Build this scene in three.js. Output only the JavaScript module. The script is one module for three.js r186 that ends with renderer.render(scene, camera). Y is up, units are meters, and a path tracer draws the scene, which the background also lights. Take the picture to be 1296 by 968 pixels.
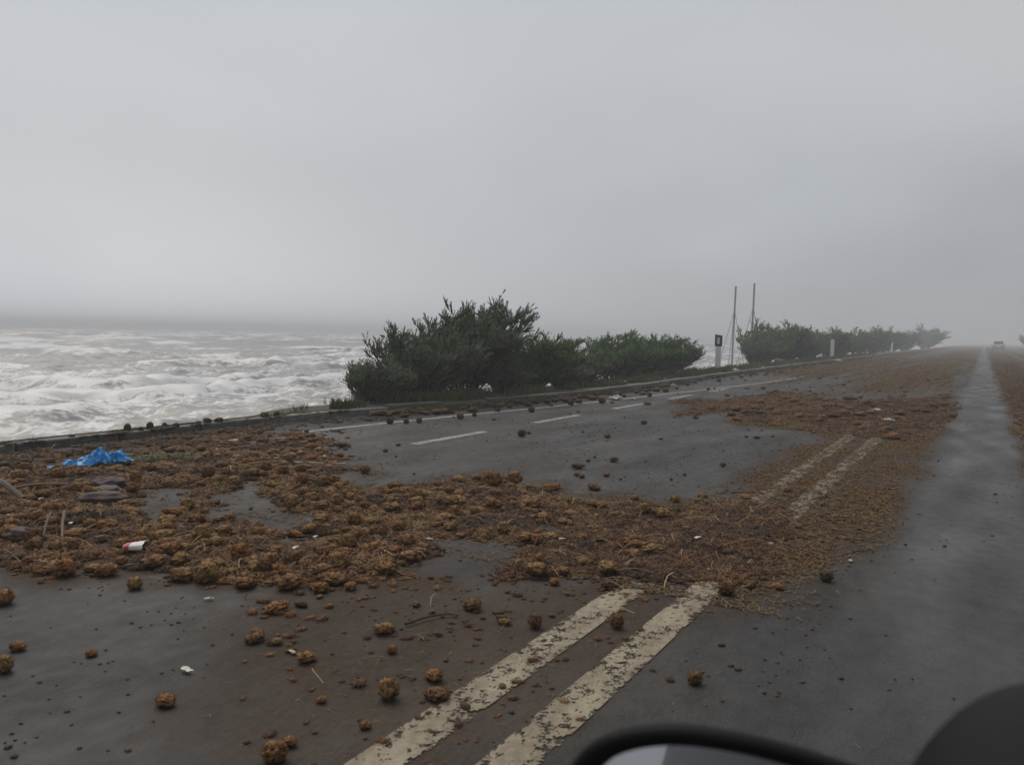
import * as THREE from 'three';
import { mergeGeometries, mergeVertices } from 'three/addons/utils/BufferGeometryUtils.js';
import { RoundedBoxGeometry } from 'three/addons/geometries/RoundedBoxGeometry.js';
import { createNoise2D, createNoise3D } from 'simplex-noise';

// ------------------------------------------------------------------ camera, sky, sun, exposure
const scene = new THREE.Scene();
const RAD = Math.PI / 180;
const camera = new THREE.PerspectiveCamera(50.9, 1024 / 764, 0.05, 6000);
camera.position.set(0, 1.15, 0);                 // a phone held at the open side window of a car
camera.rotation.order = 'YXZ';
camera.rotation.set(-3.45 * RAD, 30.4 * RAD, 1.1 * RAD);
camera.focus = 9; camera.userData.fStop = 5.6;   // focused on the band of weed, so the mirror close by goes soft
scene.add(camera);

function mulberry(a) {
  return () => { a |= 0; a = (a + 0x6d2b79f5) | 0; let t = Math.imul(a ^ (a >>> 15), 1 | a); t = (t + Math.imul(t ^ (t >>> 7), 61 | t)) ^ t; return ((t ^ (t >>> 14)) >>> 0) / 4294967296; };
}
const rnd = mulberry(20181);
const n2 = createNoise2D(mulberry(77)), n3 = createNoise3D(mulberry(91));
const lerp = (a, b, t) => a + (b - a) * t, clamp = (v, a = 0, b = 1) => Math.min(b, Math.max(a, v));
const sstep = (a, b, v) => { const t = clamp((v - a) / (b - a)); return t * t * (3 - 2 * t); };
const fbm = (x, y, o = 4) => { let s = 0, a = 0.5; for (let i = 0; i < o; i++) { s += a * n2(x, y); x = x * 2.03 + 17.1; y = y * 2.03 - 9.7; a *= 0.5; } return s; };

{ // low rain cloud, a little brighter over the open sea
  const W = 1024, H = 512, d = new Float32Array(W * H * 4);
  for (let j = 0; j < H; j++) for (let i = 0; i < W; i++) {
    const u = (i + 0.5) / W, v = (j + 0.5) / H, th = (u - 0.5) * 2 * Math.PI, el = (v - 0.5) * Math.PI;
    const x = Math.cos(el) * Math.cos(th), y = Math.sin(el), z = Math.cos(el) * Math.sin(th);
    const sea = -x * 0.93 - z * 0.36;
    let b = 0.365 + 0.036 * sea;
    const cx = x / (Math.abs(y) + 0.35), cz = z / (Math.abs(y) + 0.35);
    const c = 0.6 * n3(cx * 0.8, cz * 0.8, y * 1.5) + 0.3 * n3(cx * 1.9 + 5, cz * 1.9, y * 3) + 0.12 * n3(cx * 4.5, cz * 4.5 + 3, y * 6);
    b *= 1 + 0.075 * c;
    b *= 1 - 0.06 * sstep(0.12, 0.6, Math.abs(y));
    b *= 1 + 0.22 * sstep(0.2, 0.95, sea) * (1 - sstep(0.0, 0.2, Math.abs(y)));   // palest low over the open sea
    const bank = sstep(0.3, 0.97, -z + 0.25 * x + 0.1 * c);            // a rain bank low over the coast that the road runs towards
    b *= 1 - 0.34 * bank * (1 - sstep(-0.02, 0.34, Math.abs(y) + 0.03 * c));
    const blue = 0.5 + 0.5 * n3(cx * 0.6 + 11, cz * 0.6, 2);
    const k = (j * W + i) * 4;
    d[k] = b * lerp(0.965, 0.925, blue); d[k + 1] = b * lerp(0.985, 0.975, blue); d[k + 2] = b * lerp(1.01, 1.045, blue); d[k + 3] = 1;
  }
  const t = new THREE.DataTexture(d, W, H, THREE.RGBAFormat, THREE.FloatType);
  t.mapping = THREE.EquirectangularReflectionMapping; t.magFilter = THREE.LinearFilter; t.minFilter = THREE.LinearFilter; t.needsUpdate = true;
  scene.background = t; scene.environment = t;
}
const sun = new THREE.DirectionalLight(0xfff6ec, 1.5);
sun.position.set(-45, 70, -20); sun.castShadow = true; sun.shadow.radius = 90;
sun.shadow.mapSize.set(2048, 2048);
Object.assign(sun.shadow.camera, { left: -80, right: 80, top: 80, bottom: -80, near: 1, far: 260 });
scene.add(sun, sun.target);
const renderer = new THREE.WebGLRenderer({ antialias: true });
renderer.toneMapping = THREE.LinearToneMapping;
renderer.toneMappingExposure = 1.5;
renderer.shadowMap.enabled = true;
scene.fog = new THREE.FogExp2(new THREE.Color().setRGB(0.93, 0.96, 1.0), 0.0038);

// ------------------------------------------------------------------ helpers
const taken = new Map();
function numbered(name) { const n = taken.get(name) ?? 0; taken.set(name, n + 1); return n ? `${name}_${String(n).padStart(3, '0')}` : name; }
function shadows(o) { o.traverse((c) => { if (c.isMesh) { c.castShadow = true; c.receiveShadow = true; } }); return o; }
function top(o, name, label, category, group) {
  o.name = numbered(name); o.userData = { label, category }; if (group) o.userData.group = group;
  scene.add(shadows(o)); return o;
}
function structure(o, name, label) { o.name = numbered(name); o.userData = { kind: 'structure' }; if (label) o.userData.label = label; scene.add(shadows(o)); return o; }
function stuff(o, name, label, category) { o.name = numbered(name); o.userData = { kind: 'stuff', label, category }; scene.add(shadows(o)); return o; }
function part(name, geometry, material, parent) { const m = new THREE.Mesh(geometry, material); m.name = name; m.castShadow = m.receiveShadow = true; parent.add(m); return m; }
const rgb = (r, g, b) => new THREE.Color().setRGB(r, g, b);
const mat = (c, roughness = 0.9, extra = {}) => new THREE.MeshStandardMaterial({ color: c, roughness, side: THREE.DoubleSide, ...extra });
const toByte = (v) => { v = clamp(v); return 255 * (v <= 0.0031308 ? v * 12.92 : 1.055 * Math.pow(v, 1 / 2.4) - 0.055); };
// a texture from a function (u, v in 0..1 -> [r, g, b] linear or one value)
function paint(w, h, fn, color = true) {
  const d = new Uint8Array(w * h * 4), out = [0, 0, 0];
  for (let j = 0; j < h; j++) for (let i = 0; i < w; i++) {
    const k = (j * w + i) * 4;
    if (color) { fn((i + 0.5) / w, (j + 0.5) / h, out); d[k] = toByte(out[0]); d[k + 1] = toByte(out[1]); d[k + 2] = toByte(out[2]); }
    else d[k] = d[k + 1] = d[k + 2] = 255 * clamp(fn((i + 0.5) / w, (j + 0.5) / h));
    d[k + 3] = color ? 255 : d[k];
  }
  const t = new THREE.DataTexture(d, w, h, THREE.RGBAFormat);
  t.magFilter = THREE.LinearFilter; t.minFilter = THREE.LinearFilter;
  t.wrapS = t.wrapT = THREE.RepeatWrapping;
  if (color) t.colorSpace = THREE.SRGBColorSpace;
  t.needsUpdate = true; return t;
}
// a sheet over a grid of x and z lines; uv by function
function sheet(xs, zs, yOf, uvOf, xOf = (x) => x) {
  const nx = xs.length, nz = zs.length, p = new Float32Array(nx * nz * 3), uv = new Float32Array(nx * nz * 2), idx = [];
  for (let j = 0; j < nz; j++) for (let i = 0; i < nx; i++) {
    const k = j * nx + i, X = xOf(xs[i], zs[j]), Z = zs[j];
    p[k * 3] = X; p[k * 3 + 1] = yOf(X, Z, xs[i]); p[k * 3 + 2] = Z;
    const [u, v] = uvOf(X, Z); uv[k * 2] = u; uv[k * 2 + 1] = v;
  }
  const up = (zs[1] < zs[0]) === (xs[1] > xs[0]);
  for (let j = 0; j < nz - 1; j++) for (let i = 0; i < nx - 1; i++) {
    const a = j * nx + i, b = a + 1, c = a + nx, e = c + 1;
    if (up) idx.push(a, b, c, b, e, c); else idx.push(a, c, b, b, c, e);
  }
  const g = new THREE.BufferGeometry();
  g.setAttribute('position', new THREE.BufferAttribute(p, 3)); g.setAttribute('uv', new THREE.BufferAttribute(uv, 2)); g.setIndex(idx);
  g.computeVertexNormals(); return g;
}
const line = (a, b, n) => Array.from({ length: n + 1 }, (_, i) => lerp(a, b, i / n));
const geoFrom = (pos, col) => {
  const g = new THREE.BufferGeometry(); g.setAttribute('position', new THREE.Float32BufferAttribute(pos, 3));
  if (col) g.setAttribute('color', new THREE.Float32BufferAttribute(col, 3));
  g.computeVertexNormals(); return g;
};
const along = (pts, z) => { // x on a polyline given as [x, z] with z falling
  if (z >= pts[0][1]) return pts[0][0];
  for (let i = 1; i < pts.length; i++) if (z >= pts[i][1]) return lerp(pts[i - 1][0], pts[i][0], (z - pts[i - 1][1]) / (pts[i][1] - pts[i - 1][1]));
  return pts[pts.length - 1][0];
};

// ------------------------------------------------------------------ plan of the place
const KERB = [[-7.5, 60], [-7.5, -7.6], [-7.3, -8.6], [-7.06, -9.6], [-6.85, -10.8], [-6.5, -13], [-6.42, -16], [-6.6, -22], [-6.85, -34], [-7.0, -60], [-7.0, -1200]];
const EDGE = [[-6.72, 20], [-6.64, -6], [-6.42, -8], [-6.2, -9.6], [-5.95, -11.15], [-5.66, -13.7], [-5.42, -16.1], [-5.06, -19.75], [-4.82, -24], [-4.8, -300]];
const SEA = -1.4;
function terrainY(x, z) {
  const s = along(KERB, z) - 0.15 - x;             // metres seaward of the kerb's back
  if (s < 0) return x > 3.4 ? -0.02 + 0.14 * sstep(3.4, 6, x) + (x > 8 ? 0.5 * fbm(x / 30, z / 30, 3) * sstep(8, 40, x) : 0) : -0.02;
  const open = sstep(-9.2, -7.8, z);            // along the lay-by the bank falls away at once
  let y = 0.09 - 0.5 * open * sstep(0.05, 0.9, s) - 0.12 * sstep(0.8, 2.2, s) - 1.15 * sstep(1.4, 7.0, s) - 0.95 * sstep(6, 13, s) - 1.2 * sstep(13, 40, s);
  y += 0.05 * fbm(x * 0.8, z * 0.8, 3) * sstep(0.1, 0.6, s);
  return y;
}

// where the storm left sea grass on the road, 0..1, in metres on the ground
const BAND = [[-6.48, -3.29], [-6.27, -3.54], [-5.94, -4.06], [-5.9, -4.72], [-5.64, -5.21], [-4.98, -5.14], [-4.37, -4.86], [-4.12, -4.42], [-3.79, -4.3], [-3.6, -4.69], [-3.33, -5.12], [-3.2, -5.38], [-2.61, -5.05], [-2.16, -5.14], [-1.75, -5.28], [-1.33, -5.74], [-1.01, -5.5], [-0.94, -4.58], [-0.98, -4.27], [-0.92, -3.74], [-1.03, -3.6], [-1.21, -3.58], [-1.48, -3.37], [-1.75, -3.26], [-2.07, -3.2], [-2.12, -3.01], [-2.34, -2.94], [-2.38, -2.76], [-2.54, -2.73], [-2.71, -2.55], [-2.88, -2.57], [-3.06, -2.45], [-3.5, -2.3], [-3.83, -2.15], [-4.15, -2.1], [-5.2, -1.3], [-6.8, -1.2], [-6.9, -2.6]];
const BARE = [[[-4.56, -3.74], [-4.7, -4.11], [-4.03, -3.8], [-3.44, -3.52], [-3.33, -3.31], [-3.65, -3.14]], [[-5.04, -3.5], [-4.89, -3.68], [-4.07, -3.08], [-4.43, -3.08]], [[-2.48, -3.52], [-2.2, -3.72], [-1.91, -3.08], [-2.23, -3.16]]];
const LAYBY = [[-6.96, -5.19], [-6.97, -5.99], [-6.43, -6.89], [-4.68, -5.11], [-5.7, -5.17], [-6.11, -4.56]];
const SHOULDER = [[-7.55, -2.6], [-7.5, -5.2], [-7.2, -6.4], [-5.9, -4.6], [-6.3, -2.6]];
const FARBAND = [[-4.51, -14.32], [-3.42, -17.2], [-1.8, -16.17], [-0.64, -19.94], [-0.22, -12.59], [-0.75, -10.85], [-1.62, -10.64], [-2.6, -11.07], [-3.59, -12.22]];
const LANEFILM = [[-1.6, -5.4], [-1.75, -10.5], [-0.28, -15.5], [-0.2, -10.57], [-0.41, -6.23], [-0.51, -4.88], [-0.7, -3.89], [-0.97, -3.64]];
const FLECKS = [[-2.75, -2.5], [-1.0, -3.7], [-1.05, -1.5], [-1.75, -1.4]];
function inside(poly, x, z) { // signed distance, positive inside
  let d = 1e9, c = false;
  for (let i = 0, j = poly.length - 1; i < poly.length; j = i++) {
    const [ax, az] = poly[j], [bx, bz] = poly[i], ex = bx - ax, ez = bz - az, t = clamp(((x - ax) * ex + (z - az) * ez) / (ex * ex + ez * ez));
    d = Math.min(d, (x - ax - ex * t) ** 2 + (z - az - ez * t) ** 2);
    if ((az > z) !== (bz > z) && x < ((bx - ax) * (z - az)) / (bz - az) + ax) c = !c;
  }
  return (c ? 1 : -1) * Math.sqrt(d);
}
function weedAt(x, z) { // [mat of weed, thin brown film]
  const wx = x + 0.14 * n2(x * 1.7, z * 1.7) + 0.05 * n2(x * 6, z * 6), wz = z + 0.16 * n2(x * 1.5 + 9, z * 1.5) + 0.05 * n2(x * 6 + 4, z * 6);
  let m = 0, f = 0;
  if (z > -9) {
    const a = inside(BAND, wx, wz);
    let b = sstep(-0.12, 0.14, a);
    let bare = 0;
    for (const h of BARE) bare = Math.max(bare, sstep(-0.2, 0.03, inside(h, wx, wz)));
    b *= 1 - bare;
    const patch = fbm(x * 1.6 + 3, z * 1.6, 3);
    b *= clamp(0.74 + 1.3 * patch + (x > -2.1 ? 0.25 : 0));
    m = b; f = 0.75 * sstep(-0.5, 0.25, a) * clamp(0.8 + patch) * (1 - 0.85 * bare);
    m = Math.max(m, 0.6 * sstep(-0.2, 0.2, inside(LAYBY, wx, wz)) * clamp(0.5 + 1.6 * fbm(x * 1.8, z * 1.8, 3)));
    m = Math.max(m, 0.6 * sstep(-0.3, 0.2, inside(SHOULDER, wx, wz)) * clamp(0.5 + 1.4 * fbm(x * 2 + 7, z * 2, 3)));
    f = Math.max(f, 0.3 * sstep(-0.4, 0.3, inside(FLECKS, wx, wz)));
    m = Math.max(m, 0.09 * sstep(-0.3, 0.3, inside(FLECKS, wx, wz)) * clamp(0.6 + 1.2 * patch));
  }
  if (z < -8) {
    const wx2 = x + 0.5 * n2(x * 0.7, z * 0.25), wz2 = z + 0.9 * n2(x * 0.5 + 9, z * 0.4) + 0.3 * n2(x * 2, z * 2);
    m = Math.max(m, 0.8 * sstep(-0.5, 0.7, inside(FARBAND, wx2, wz2)) * clamp(0.5 + 1.5 * fbm(x * 1.1, z * 0.7, 3)));
    f = Math.max(f, 0.9 * sstep(-0.7, 0.4, inside(FARBAND, wx2, wz2)));
    // streaks that run along the road further off
    const st = fbm(x * 1.3, z * 0.06, 3), far = sstep(-16, -26, z);
    const e1 = Math.exp(-(((x + 5.3 - 0.012 * (z + 30)) / 1.1) ** 2)) * sstep(-24, -32, z), e2 = Math.exp(-(((x + 2.0) / 1.0) ** 2)) * far;
    f = Math.max(f, clamp(0.75 * e1 + 0.75 * e2 + 0.5 * st * far + 0.15 * far));
    m = Math.max(m, 0.4 * e1 * clamp(0.4 + 1.5 * st) + 0.25 * e2 * clamp(0.2 + 1.5 * st));
  }
  f = Math.max(f, 0.85 * sstep(-0.35, 0.35, inside(LANEFILM, x + 0.2 * n2(x * 2, z * 0.5), z)) * clamp(0.75 + 0.6 * fbm(x * 2, z * 0.8, 3)));
  m = Math.max(m, 0.12 * sstep(-0.2, 0.2, inside(LANEFILM, x, z)) * sstep(-9, -4.5, z));
  f = Math.max(f, 0.8 * sstep(0.28, 0.5, x + 0.08 * n2(x * 2, z * 0.7)) * sstep(-2.5, -6, z) * clamp(0.7 + fbm(x, z * 0.2, 2)));
  m = Math.max(m, 0.3 * sstep(0.4, 0.6, x) * sstep(-4, -9, z));
  const clean = sstep(-0.58, -0.26, x + 0.06 * n2(x * 3, z * 0.5)) * (1 - sstep(0.22, 0.4, x + 0.06 * n2(x * 3, z * 0.5 + 5))); // kept clear by wheels
  m *= 1 - 0.96 * clean; f *= 1 - 0.9 * clean;
  return [m, f];
}
const GX0 = -8, GX1 = 3, GZ0 = 2, GZ1 = -40, GS = 0.05, GNX = Math.round((GX1 - GX0) / GS) + 1, GNZ = Math.round((GZ0 - GZ1) / GS) + 1;
const gridM = new Float32Array(GNX * GNZ), gridF = new Float32Array(GNX * GNZ);
for (let j = 0; j < GNZ; j++) for (let i = 0; i < GNX; i++) { const [m, f] = weedAt(GX0 + i * GS, GZ0 - j * GS); gridM[j * GNX + i] = m; gridF[j * GNX + i] = f; }
function fromGrid(g, x, z) {
  const fx = clamp((x - GX0) / GS, 0, GNX - 1.001), fz = clamp((GZ0 - z) / GS, 0, GNZ - 1.001), i = fx | 0, j = fz | 0, a = fx - i, b = fz - j, k = j * GNX + i;
  return lerp(lerp(g[k], g[k + 1], a), lerp(g[k + GNX], g[k + GNX + 1], a), b);
}

// ------------------------------------------------------------------ ground and road
{
  const soil = paint(1024, 1024, (u, v, o) => {
    const x = u * 8, z = v * 8, a = fbm(x * 0.9, z * 0.9, 4), b = n2(x * 9, z * 9), k = 0.5 + 0.5 * n2(x * 40, z * 40);
    const g = sstep(-0.1, 0.35, a + 0.2 * b), s = 0.75 + 0.35 * k;
    o[0] = lerp(0.055, 0.04, g) * s; o[1] = lerp(0.046, 0.052, g) * s; o[2] = lerp(0.036, 0.022, g) * s;
  });
  const ss = [-1180, -700, -400, -150, -60, -40, -30, -24, -20, -17, -15, ...line(-14, -0.15, 46), -0.149];
  const xs = [...ss.map((s) => s), ...[0, 2, 4, 6, 8, 10.3, 10.9, 11.5, 12.2, 13, 14, 16, 20, 28, 40, 60, 100, 200, 450, 1000].map((s) => s + 0.01)];
  const zs = [700, 400, 150, 60, 30, ...line(20, -60, 160), ...line(-62, -160, 49), -180, -220, -280, -400, -700, -1150];
  const g = sheet(xs, zs, (X, Z) => terrainY(X, Z), (X, Z) => [X / 8, Z / 8], (s, z) => along(KERB, z) + s);
  const m = new THREE.Mesh(g, new THREE.MeshStandardMaterial({ map: soil, bumpMap: soil, bumpScale: 0.03, roughness: 0.95 }));
  structure(m, 'ground', 'dark soil and grass verge sloping down to the beach');
}
const grainTile = paint(1024, 1024, (u, v) => {
  const x = u * 2, z = v * 2; // stone chips of about a centimetre, on a two metre tile
  return 0.5 + 0.2 * n2(x * 110, z * 110) + 0.3 * (rnd() - 0.5) + 0.12 * n2(x * 50 + 3, z * 50) + 0.08 * n2(x * 9, z * 9);
}, false);
function asphalt(x, z, m, f, o, fine) {
  // old grey asphalt, darker where a newer strip was laid along the kerb, with dirt, tar flecks and brown film of rotted sea grass
  const a = fbm(x * 0.55, z * 0.35, 4), b = fbm(x * 3.1 + 4, z * 3.1, 3), c = fine ? n2(x * 38, z * 38) : 0, h = fine ? n2(x * 90, z * 90) : 0;
  let g = 0.029 * (1 + 0.07 * n2(x * 5, z * 0.7) + 0.28 * a + 0.16 * b + 0.16 * c + 0.14 * h + (fine ? 0.5 * (rnd() - 0.5) : 0));
  const lane = Math.exp(-(((x + 2.3) / 0.5) ** 2)) + Math.exp(-(((x + 3.9) / 0.5) ** 2));
  g *= 1 - 0.12 * lane; g *= 1 - 0.25 * sstep(-0.75, -0.45, x + 0.1 * n2(x * 2, z * 0.6)); // the used lane is polished and dark
  const tk = along(KERB, z), strip = sstep(0.95, 0.6, x - tk + 0.18 * n2(x * 1.3, z * 0.8) + 0.06 * b) * sstep(-9.5, -8, z);
  g *= 1 - 0.45 * strip;
  let r = g * 1.03, gg = g * 0.99, bl = g * 0.98;
  const dust = sstep(0.05, 0.5, a + 0.5 * b) * 0.35;   // pale sand dried in patches
  r = lerp(r, 0.055, dust * 0.6); gg = lerp(gg, 0.051, dust * 0.6); bl = lerp(bl, 0.046, dust * 0.6);
  const k = 0.5 + 0.5 * n2(x * 17 + 8, z * 17), k2 = fine ? 0.5 + 0.5 * n2(x * 55, z * 55 + 2) : 0.5;
  const film = clamp(f * 1.3 * (0.5 + 0.6 * k + 0.4 * (k2 - 0.5)) + m * 0.5);
  r = lerp(r, 0.078 * (0.7 + 0.5 * k2), film); gg = lerp(gg, 0.046 * (0.7 + 0.5 * k2), film); bl = lerp(bl, 0.019 * (0.7 + 0.5 * k2), film);
  const sp = fine ? n2(x * 24 + 31, z * 24) + 0.6 * n2(x * 60 + 3, z * 60) : 0, fl = sstep(1.02, 1.3, sp + 0.2 * a);
  r = lerp(r, 0.026, fl * 0.8); gg = lerp(gg, 0.021, fl * 0.8); bl = lerp(bl, 0.017, fl * 0.8);
  o[0] = r; o[1] = gg; o[2] = bl;
}
const wetness = (x, z) => { // roughness: films of water lie in the wheel tracks and in shallow dips
  const dip = 0.5 * fbm(x * 1.3 + 40, z * 0.5, 4), track = Math.exp(-(((x - 0.02) / 0.42) ** 4));
  return clamp(0.62 - 0.5 * dip * 0.5 - 0.2 * track * (0.8 + 0.5 * n2(x * 2, z * 0.6)) + 0.06 * n2(x * 9, z * 9), 0.3, 0.9);
};
const waterOn = (x, z, f) => clamp(0.4 + 0.16 * fbm(x * 1.3 + 40, z * 0.5, 4) + 0.08 * n2(x * 9, z * 5) - 0.25 * sstep(-6.4, -6.9, x) + 0.35 * Math.exp(-(((x - 0.02) / 0.42) ** 4)) * (0.7 + 0.4 * n2(x * 3, z * 0.5))) * (1 - 0.85 * clamp(f * 1.5));
{
  const X0 = -7.52, X1 = 3.4, Z0 = 3, Z1 = -33;
  const map = paint(2048, 2048, (u, v, o) => { const x = lerp(X0, X1, u), z = lerp(Z0, Z1, v); asphalt(x, z, fromGrid(gridM, x, z), fromGrid(gridF, x, z), o, true); });
  const rough = paint(512, 1024, (u, v) => { const x = lerp(X0, X1, u), z = lerp(Z0, Z1, v), f = fromGrid(gridF, x, z); return lerp(wetness(x, z), 1.0, clamp(f * 1.5)); }, false);
  const bump = grainTile.clone(); bump.repeat.set((X1 - X0) / 2, (Z0 - Z1) / 2); bump.needsUpdate = true;
  const shine = paint(512, 1024, (u, v) => { const x = lerp(X0, X1, u), z = lerp(Z0, Z1, v); return waterOn(x, z, fromGrid(gridF, x, z)); }, false); // how much water stands on the surface
  for (const t of [map, rough, shine]) t.wrapS = t.wrapT = THREE.ClampToEdgeWrapping;
  const y = (X, Z) => 0.012 * n2(X * 0.6, Z * 0.35) * 0.5;
  const g = sheet(line(X0 + 0.02, X1, 60), line(Z0, Z1, 120), () => 0, (X, Z) => [(X - X0) / (X1 - X0), (Z - Z0) / (Z1 - Z0)], (x, z) => Math.max(x, along(KERB, z)));
  structure(new THREE.Mesh(g, new THREE.MeshPhysicalMaterial({ map, roughnessMap: rough, roughness: 1, specularIntensityMap: shine, bumpMap: bump, bumpScale: 0.003 })), 'road', 'wet grey coast road littered with brown sea grass');
  const Z2 = -330, map2 = paint(512, 2048, (u, v, o) => { const x = lerp(X0, X1, u), z = lerp(Z1, Z2, v), [m, f] = weedAt(x, z); asphalt(x, z, m, f, o, false); });
  const rough2 = paint(128, 512, (u, v) => { const x = lerp(X0, X1, u), z = lerp(Z1, Z2, v); return lerp(wetness(x, z), 1.0, clamp(1.4 * weedAt(x, z)[1])); }, false);
  const shine2 = paint(128, 512, (u, v) => { const x = lerp(X0, X1, u), z = lerp(Z1, Z2, v); return waterOn(x, z, weedAt(x, z)[1]); }, false);
  for (const t of [map2, rough2, shine2]) t.wrapS = t.wrapT = THREE.ClampToEdgeWrapping;
  const bump2 = grainTile.clone(); bump2.repeat.set((X1 - X0) / 2, (Z1 - Z2) / 2); bump2.needsUpdate = true;
  const g2 = sheet(line(X0, X1, 20), line(Z1, Z2, 100), () => 0, (X, Z) => [(X - X0) / (X1 - X0), (Z - Z1) / (Z2 - Z1)], (x, z) => Math.max(x, along(KERB, z)));
  structure(new THREE.Mesh(g2, new THREE.MeshPhysicalMaterial({ map: map2, roughnessMap: rough2, roughness: 1, specularIntensityMap: shine2, bumpMap: bump2, bumpScale: 0.003 })), 'road', 'far stretch of wet coast road');
  const g3 = sheet(line(X0, X1, 8), [60, 30, 15, 3], () => 0, (X, Z) => [(X - X0) / (X1 - X0), ((Z - Z0) / (Z2 - Z1))]);
  structure(new THREE.Mesh(g3, new THREE.MeshStandardMaterial({ map: map2, roughness: 0.5, bumpMap: bump2, bumpScale: 0.003 })), 'road', 'stretch of wet road behind the car');
}
// painted lines: worn sheets just above the asphalt
{
  const worn = (amount, seed) => { const t = paint(256, 2048, (u, v) => {
    const x = u * 0.15, z = v * 12 + seed, e = Math.min(u, 1 - u);
    const w = 0.45 * n2(x * 42, z * 42) + 0.55 * n2(x * 17, z * 15) + 0.5 * n2(x * 6 + seed, z * 3.4) + 0.4 * n2(x * 85, z * 80) - 0.4 * (1 - sstep(0, 0.16, e));
    return sstep(-0.12, 0.12, w + amount);
  }, false); return t; };
  const tone = (r, g, b, stain) => paint(128, 2048, (u, v, o) => {
    const x = u * 0.15, z = v * 12, k = 0.5 + 0.5 * (0.6 * n2(x * 20, z * 14) + 0.4 * n2(x * 60, z * 45)), s = clamp(stain * (0.25 + 1.0 * k + 0.4 * n2(x * 5, z * 2)));
    o[0] = lerp(r, 0.085, s); o[1] = lerp(g, 0.06, s); o[2] = lerp(b, 0.032, s);
  });
  const creamMap = tone(0.27, 0.237, 0.165, 0.6), whiteMap = tone(0.235, 0.23, 0.22, 0.35), stainedMap = tone(0.2, 0.165, 0.105, 0.9);
  const mk = (map, am, seed) => new THREE.MeshStandardMaterial({ map, alphaMap: worn(am, seed), transparent: true, roughness: 0.7 });
  const cream = mk(creamMap, 0.42, 3), cream2 = mk(stainedMap, -0.35, 20), cream1 = mk(stainedMap, 0.12, 9), white = mk(whiteMap, 0.62, 40), white2 = mk(whiteMap, 0.35, 60);
  const strip = (xc, w, z0, z1, m, name, label, y = 0.004) => {
    const n = Math.max(2, Math.ceil((z0 - z1) / 0.5)), p = [], uv = [], idx = [];
    for (let i = 0; i <= n; i++) { const z = lerp(z0, z1, i / n), x = xc(z); p.push(x - w / 2, y, z, x + w / 2, y, z); uv.push(0, -z / 12, 1, -z / 12); if (i) { const a = i * 2; idx.push(a - 2, a - 1, a, a - 1, a + 1, a); } }
    const g = new THREE.BufferGeometry(); g.setAttribute('position', new THREE.Float32BufferAttribute(p, 3)); g.setAttribute('uv', new THREE.Float32BufferAttribute(uv, 2)); g.setIndex(idx); g.computeVertexNormals();
    structure(new THREE.Mesh(g, m), name, label);
  };
  for (const [x, l] of [[-1.34, 'worn cream line of the double centre line, on the sea side'], [-1.045, 'worn cream line of the double centre line, on the land side']]) {
    strip(() => x, 0.145, 6, -5.4, cream, 'centre_line', l); strip(() => x, 0.145, -5.4, -13.6, cream1, 'centre_line', l + ', brown with crushed weed'); strip(() => x, 0.145, -13.6, -260, cream2, 'centre_line', l + ', far stretch');
  }
  strip((z) => along(EDGE, z), 0.12, -4.6, -13.2, white, 'edge_line', 'worn white edge line of the lay-by'); strip((z) => along(EDGE, z), 0.12, -13.6, -26, white, 'edge_line', 'white edge line tapering back to the lane'); strip((z) => along(EDGE, z), 0.12, -26, -260, white2, 'edge_line', 'far white edge line');
  for (const [a, b] of [[-6.55, -7.93], [-9.11, -10.45], [-11.7, -13.02], [-14.3, -15.64], [-16.9, -18.2]]) strip(() => -5.0, 0.13, a, b, white, 'lane_dash', 'short white dash between lane and lay-by');
  strip(() => 2.45, 0.12, 6, -260, white2, 'edge_line', 'white edge line on the land side');
}
// kerb: stones laid end to end, darker and wetter along the lay-by
{
  const kt = paint(256, 256, (u, v, o) => { const k = 0.75 + 0.3 * n2(u * 7, v * 7) + 0.2 * n2(u * 31, v * 31); o[0] = k; o[1] = k * 0.985; o[2] = k * 0.95; });
  const tones = [0.1, 0.125, 0.15, 0.085].map((c) => mat(rgb(c, c * 0.98, c * 0.93), 0.75, { map: kt }));
  const geos = [0.985, 0.96].map((L) => { const g = new RoundedBoxGeometry(0.17, 0.26, L, 2, 0.018); return g; });
  const root = new THREE.Group();
  let z = 4;
  while (z > -140) {
    const z2 = z - 0.995, x1 = along(KERB, z), x2 = along(KERB, z2), near = z > -8.3, gap = z < -9.4 && z > -10.3;
    const s = part('kerb_stone', geos[rnd() < 0.7 ? 0 : 1], tones[(rnd() * 4) | 0], root);
    s.position.set((x1 + x2) / 2 - 0.085 + (rnd() - 0.5) * 0.012, (gap ? -0.05 : near ? -0.055 : -0.02) + (rnd() - 0.5) * 0.012, (z + z2) / 2);
    s.rotation.y = Math.atan2(x1 - x2, z - z2) + (rnd() - 0.5) * 0.01; s.rotation.z = (rnd() - 0.5) * 0.03;
    z = z2;
  }
  structure(root, 'kerb', 'low kerb of concrete stones along the sea side');
}

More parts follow.
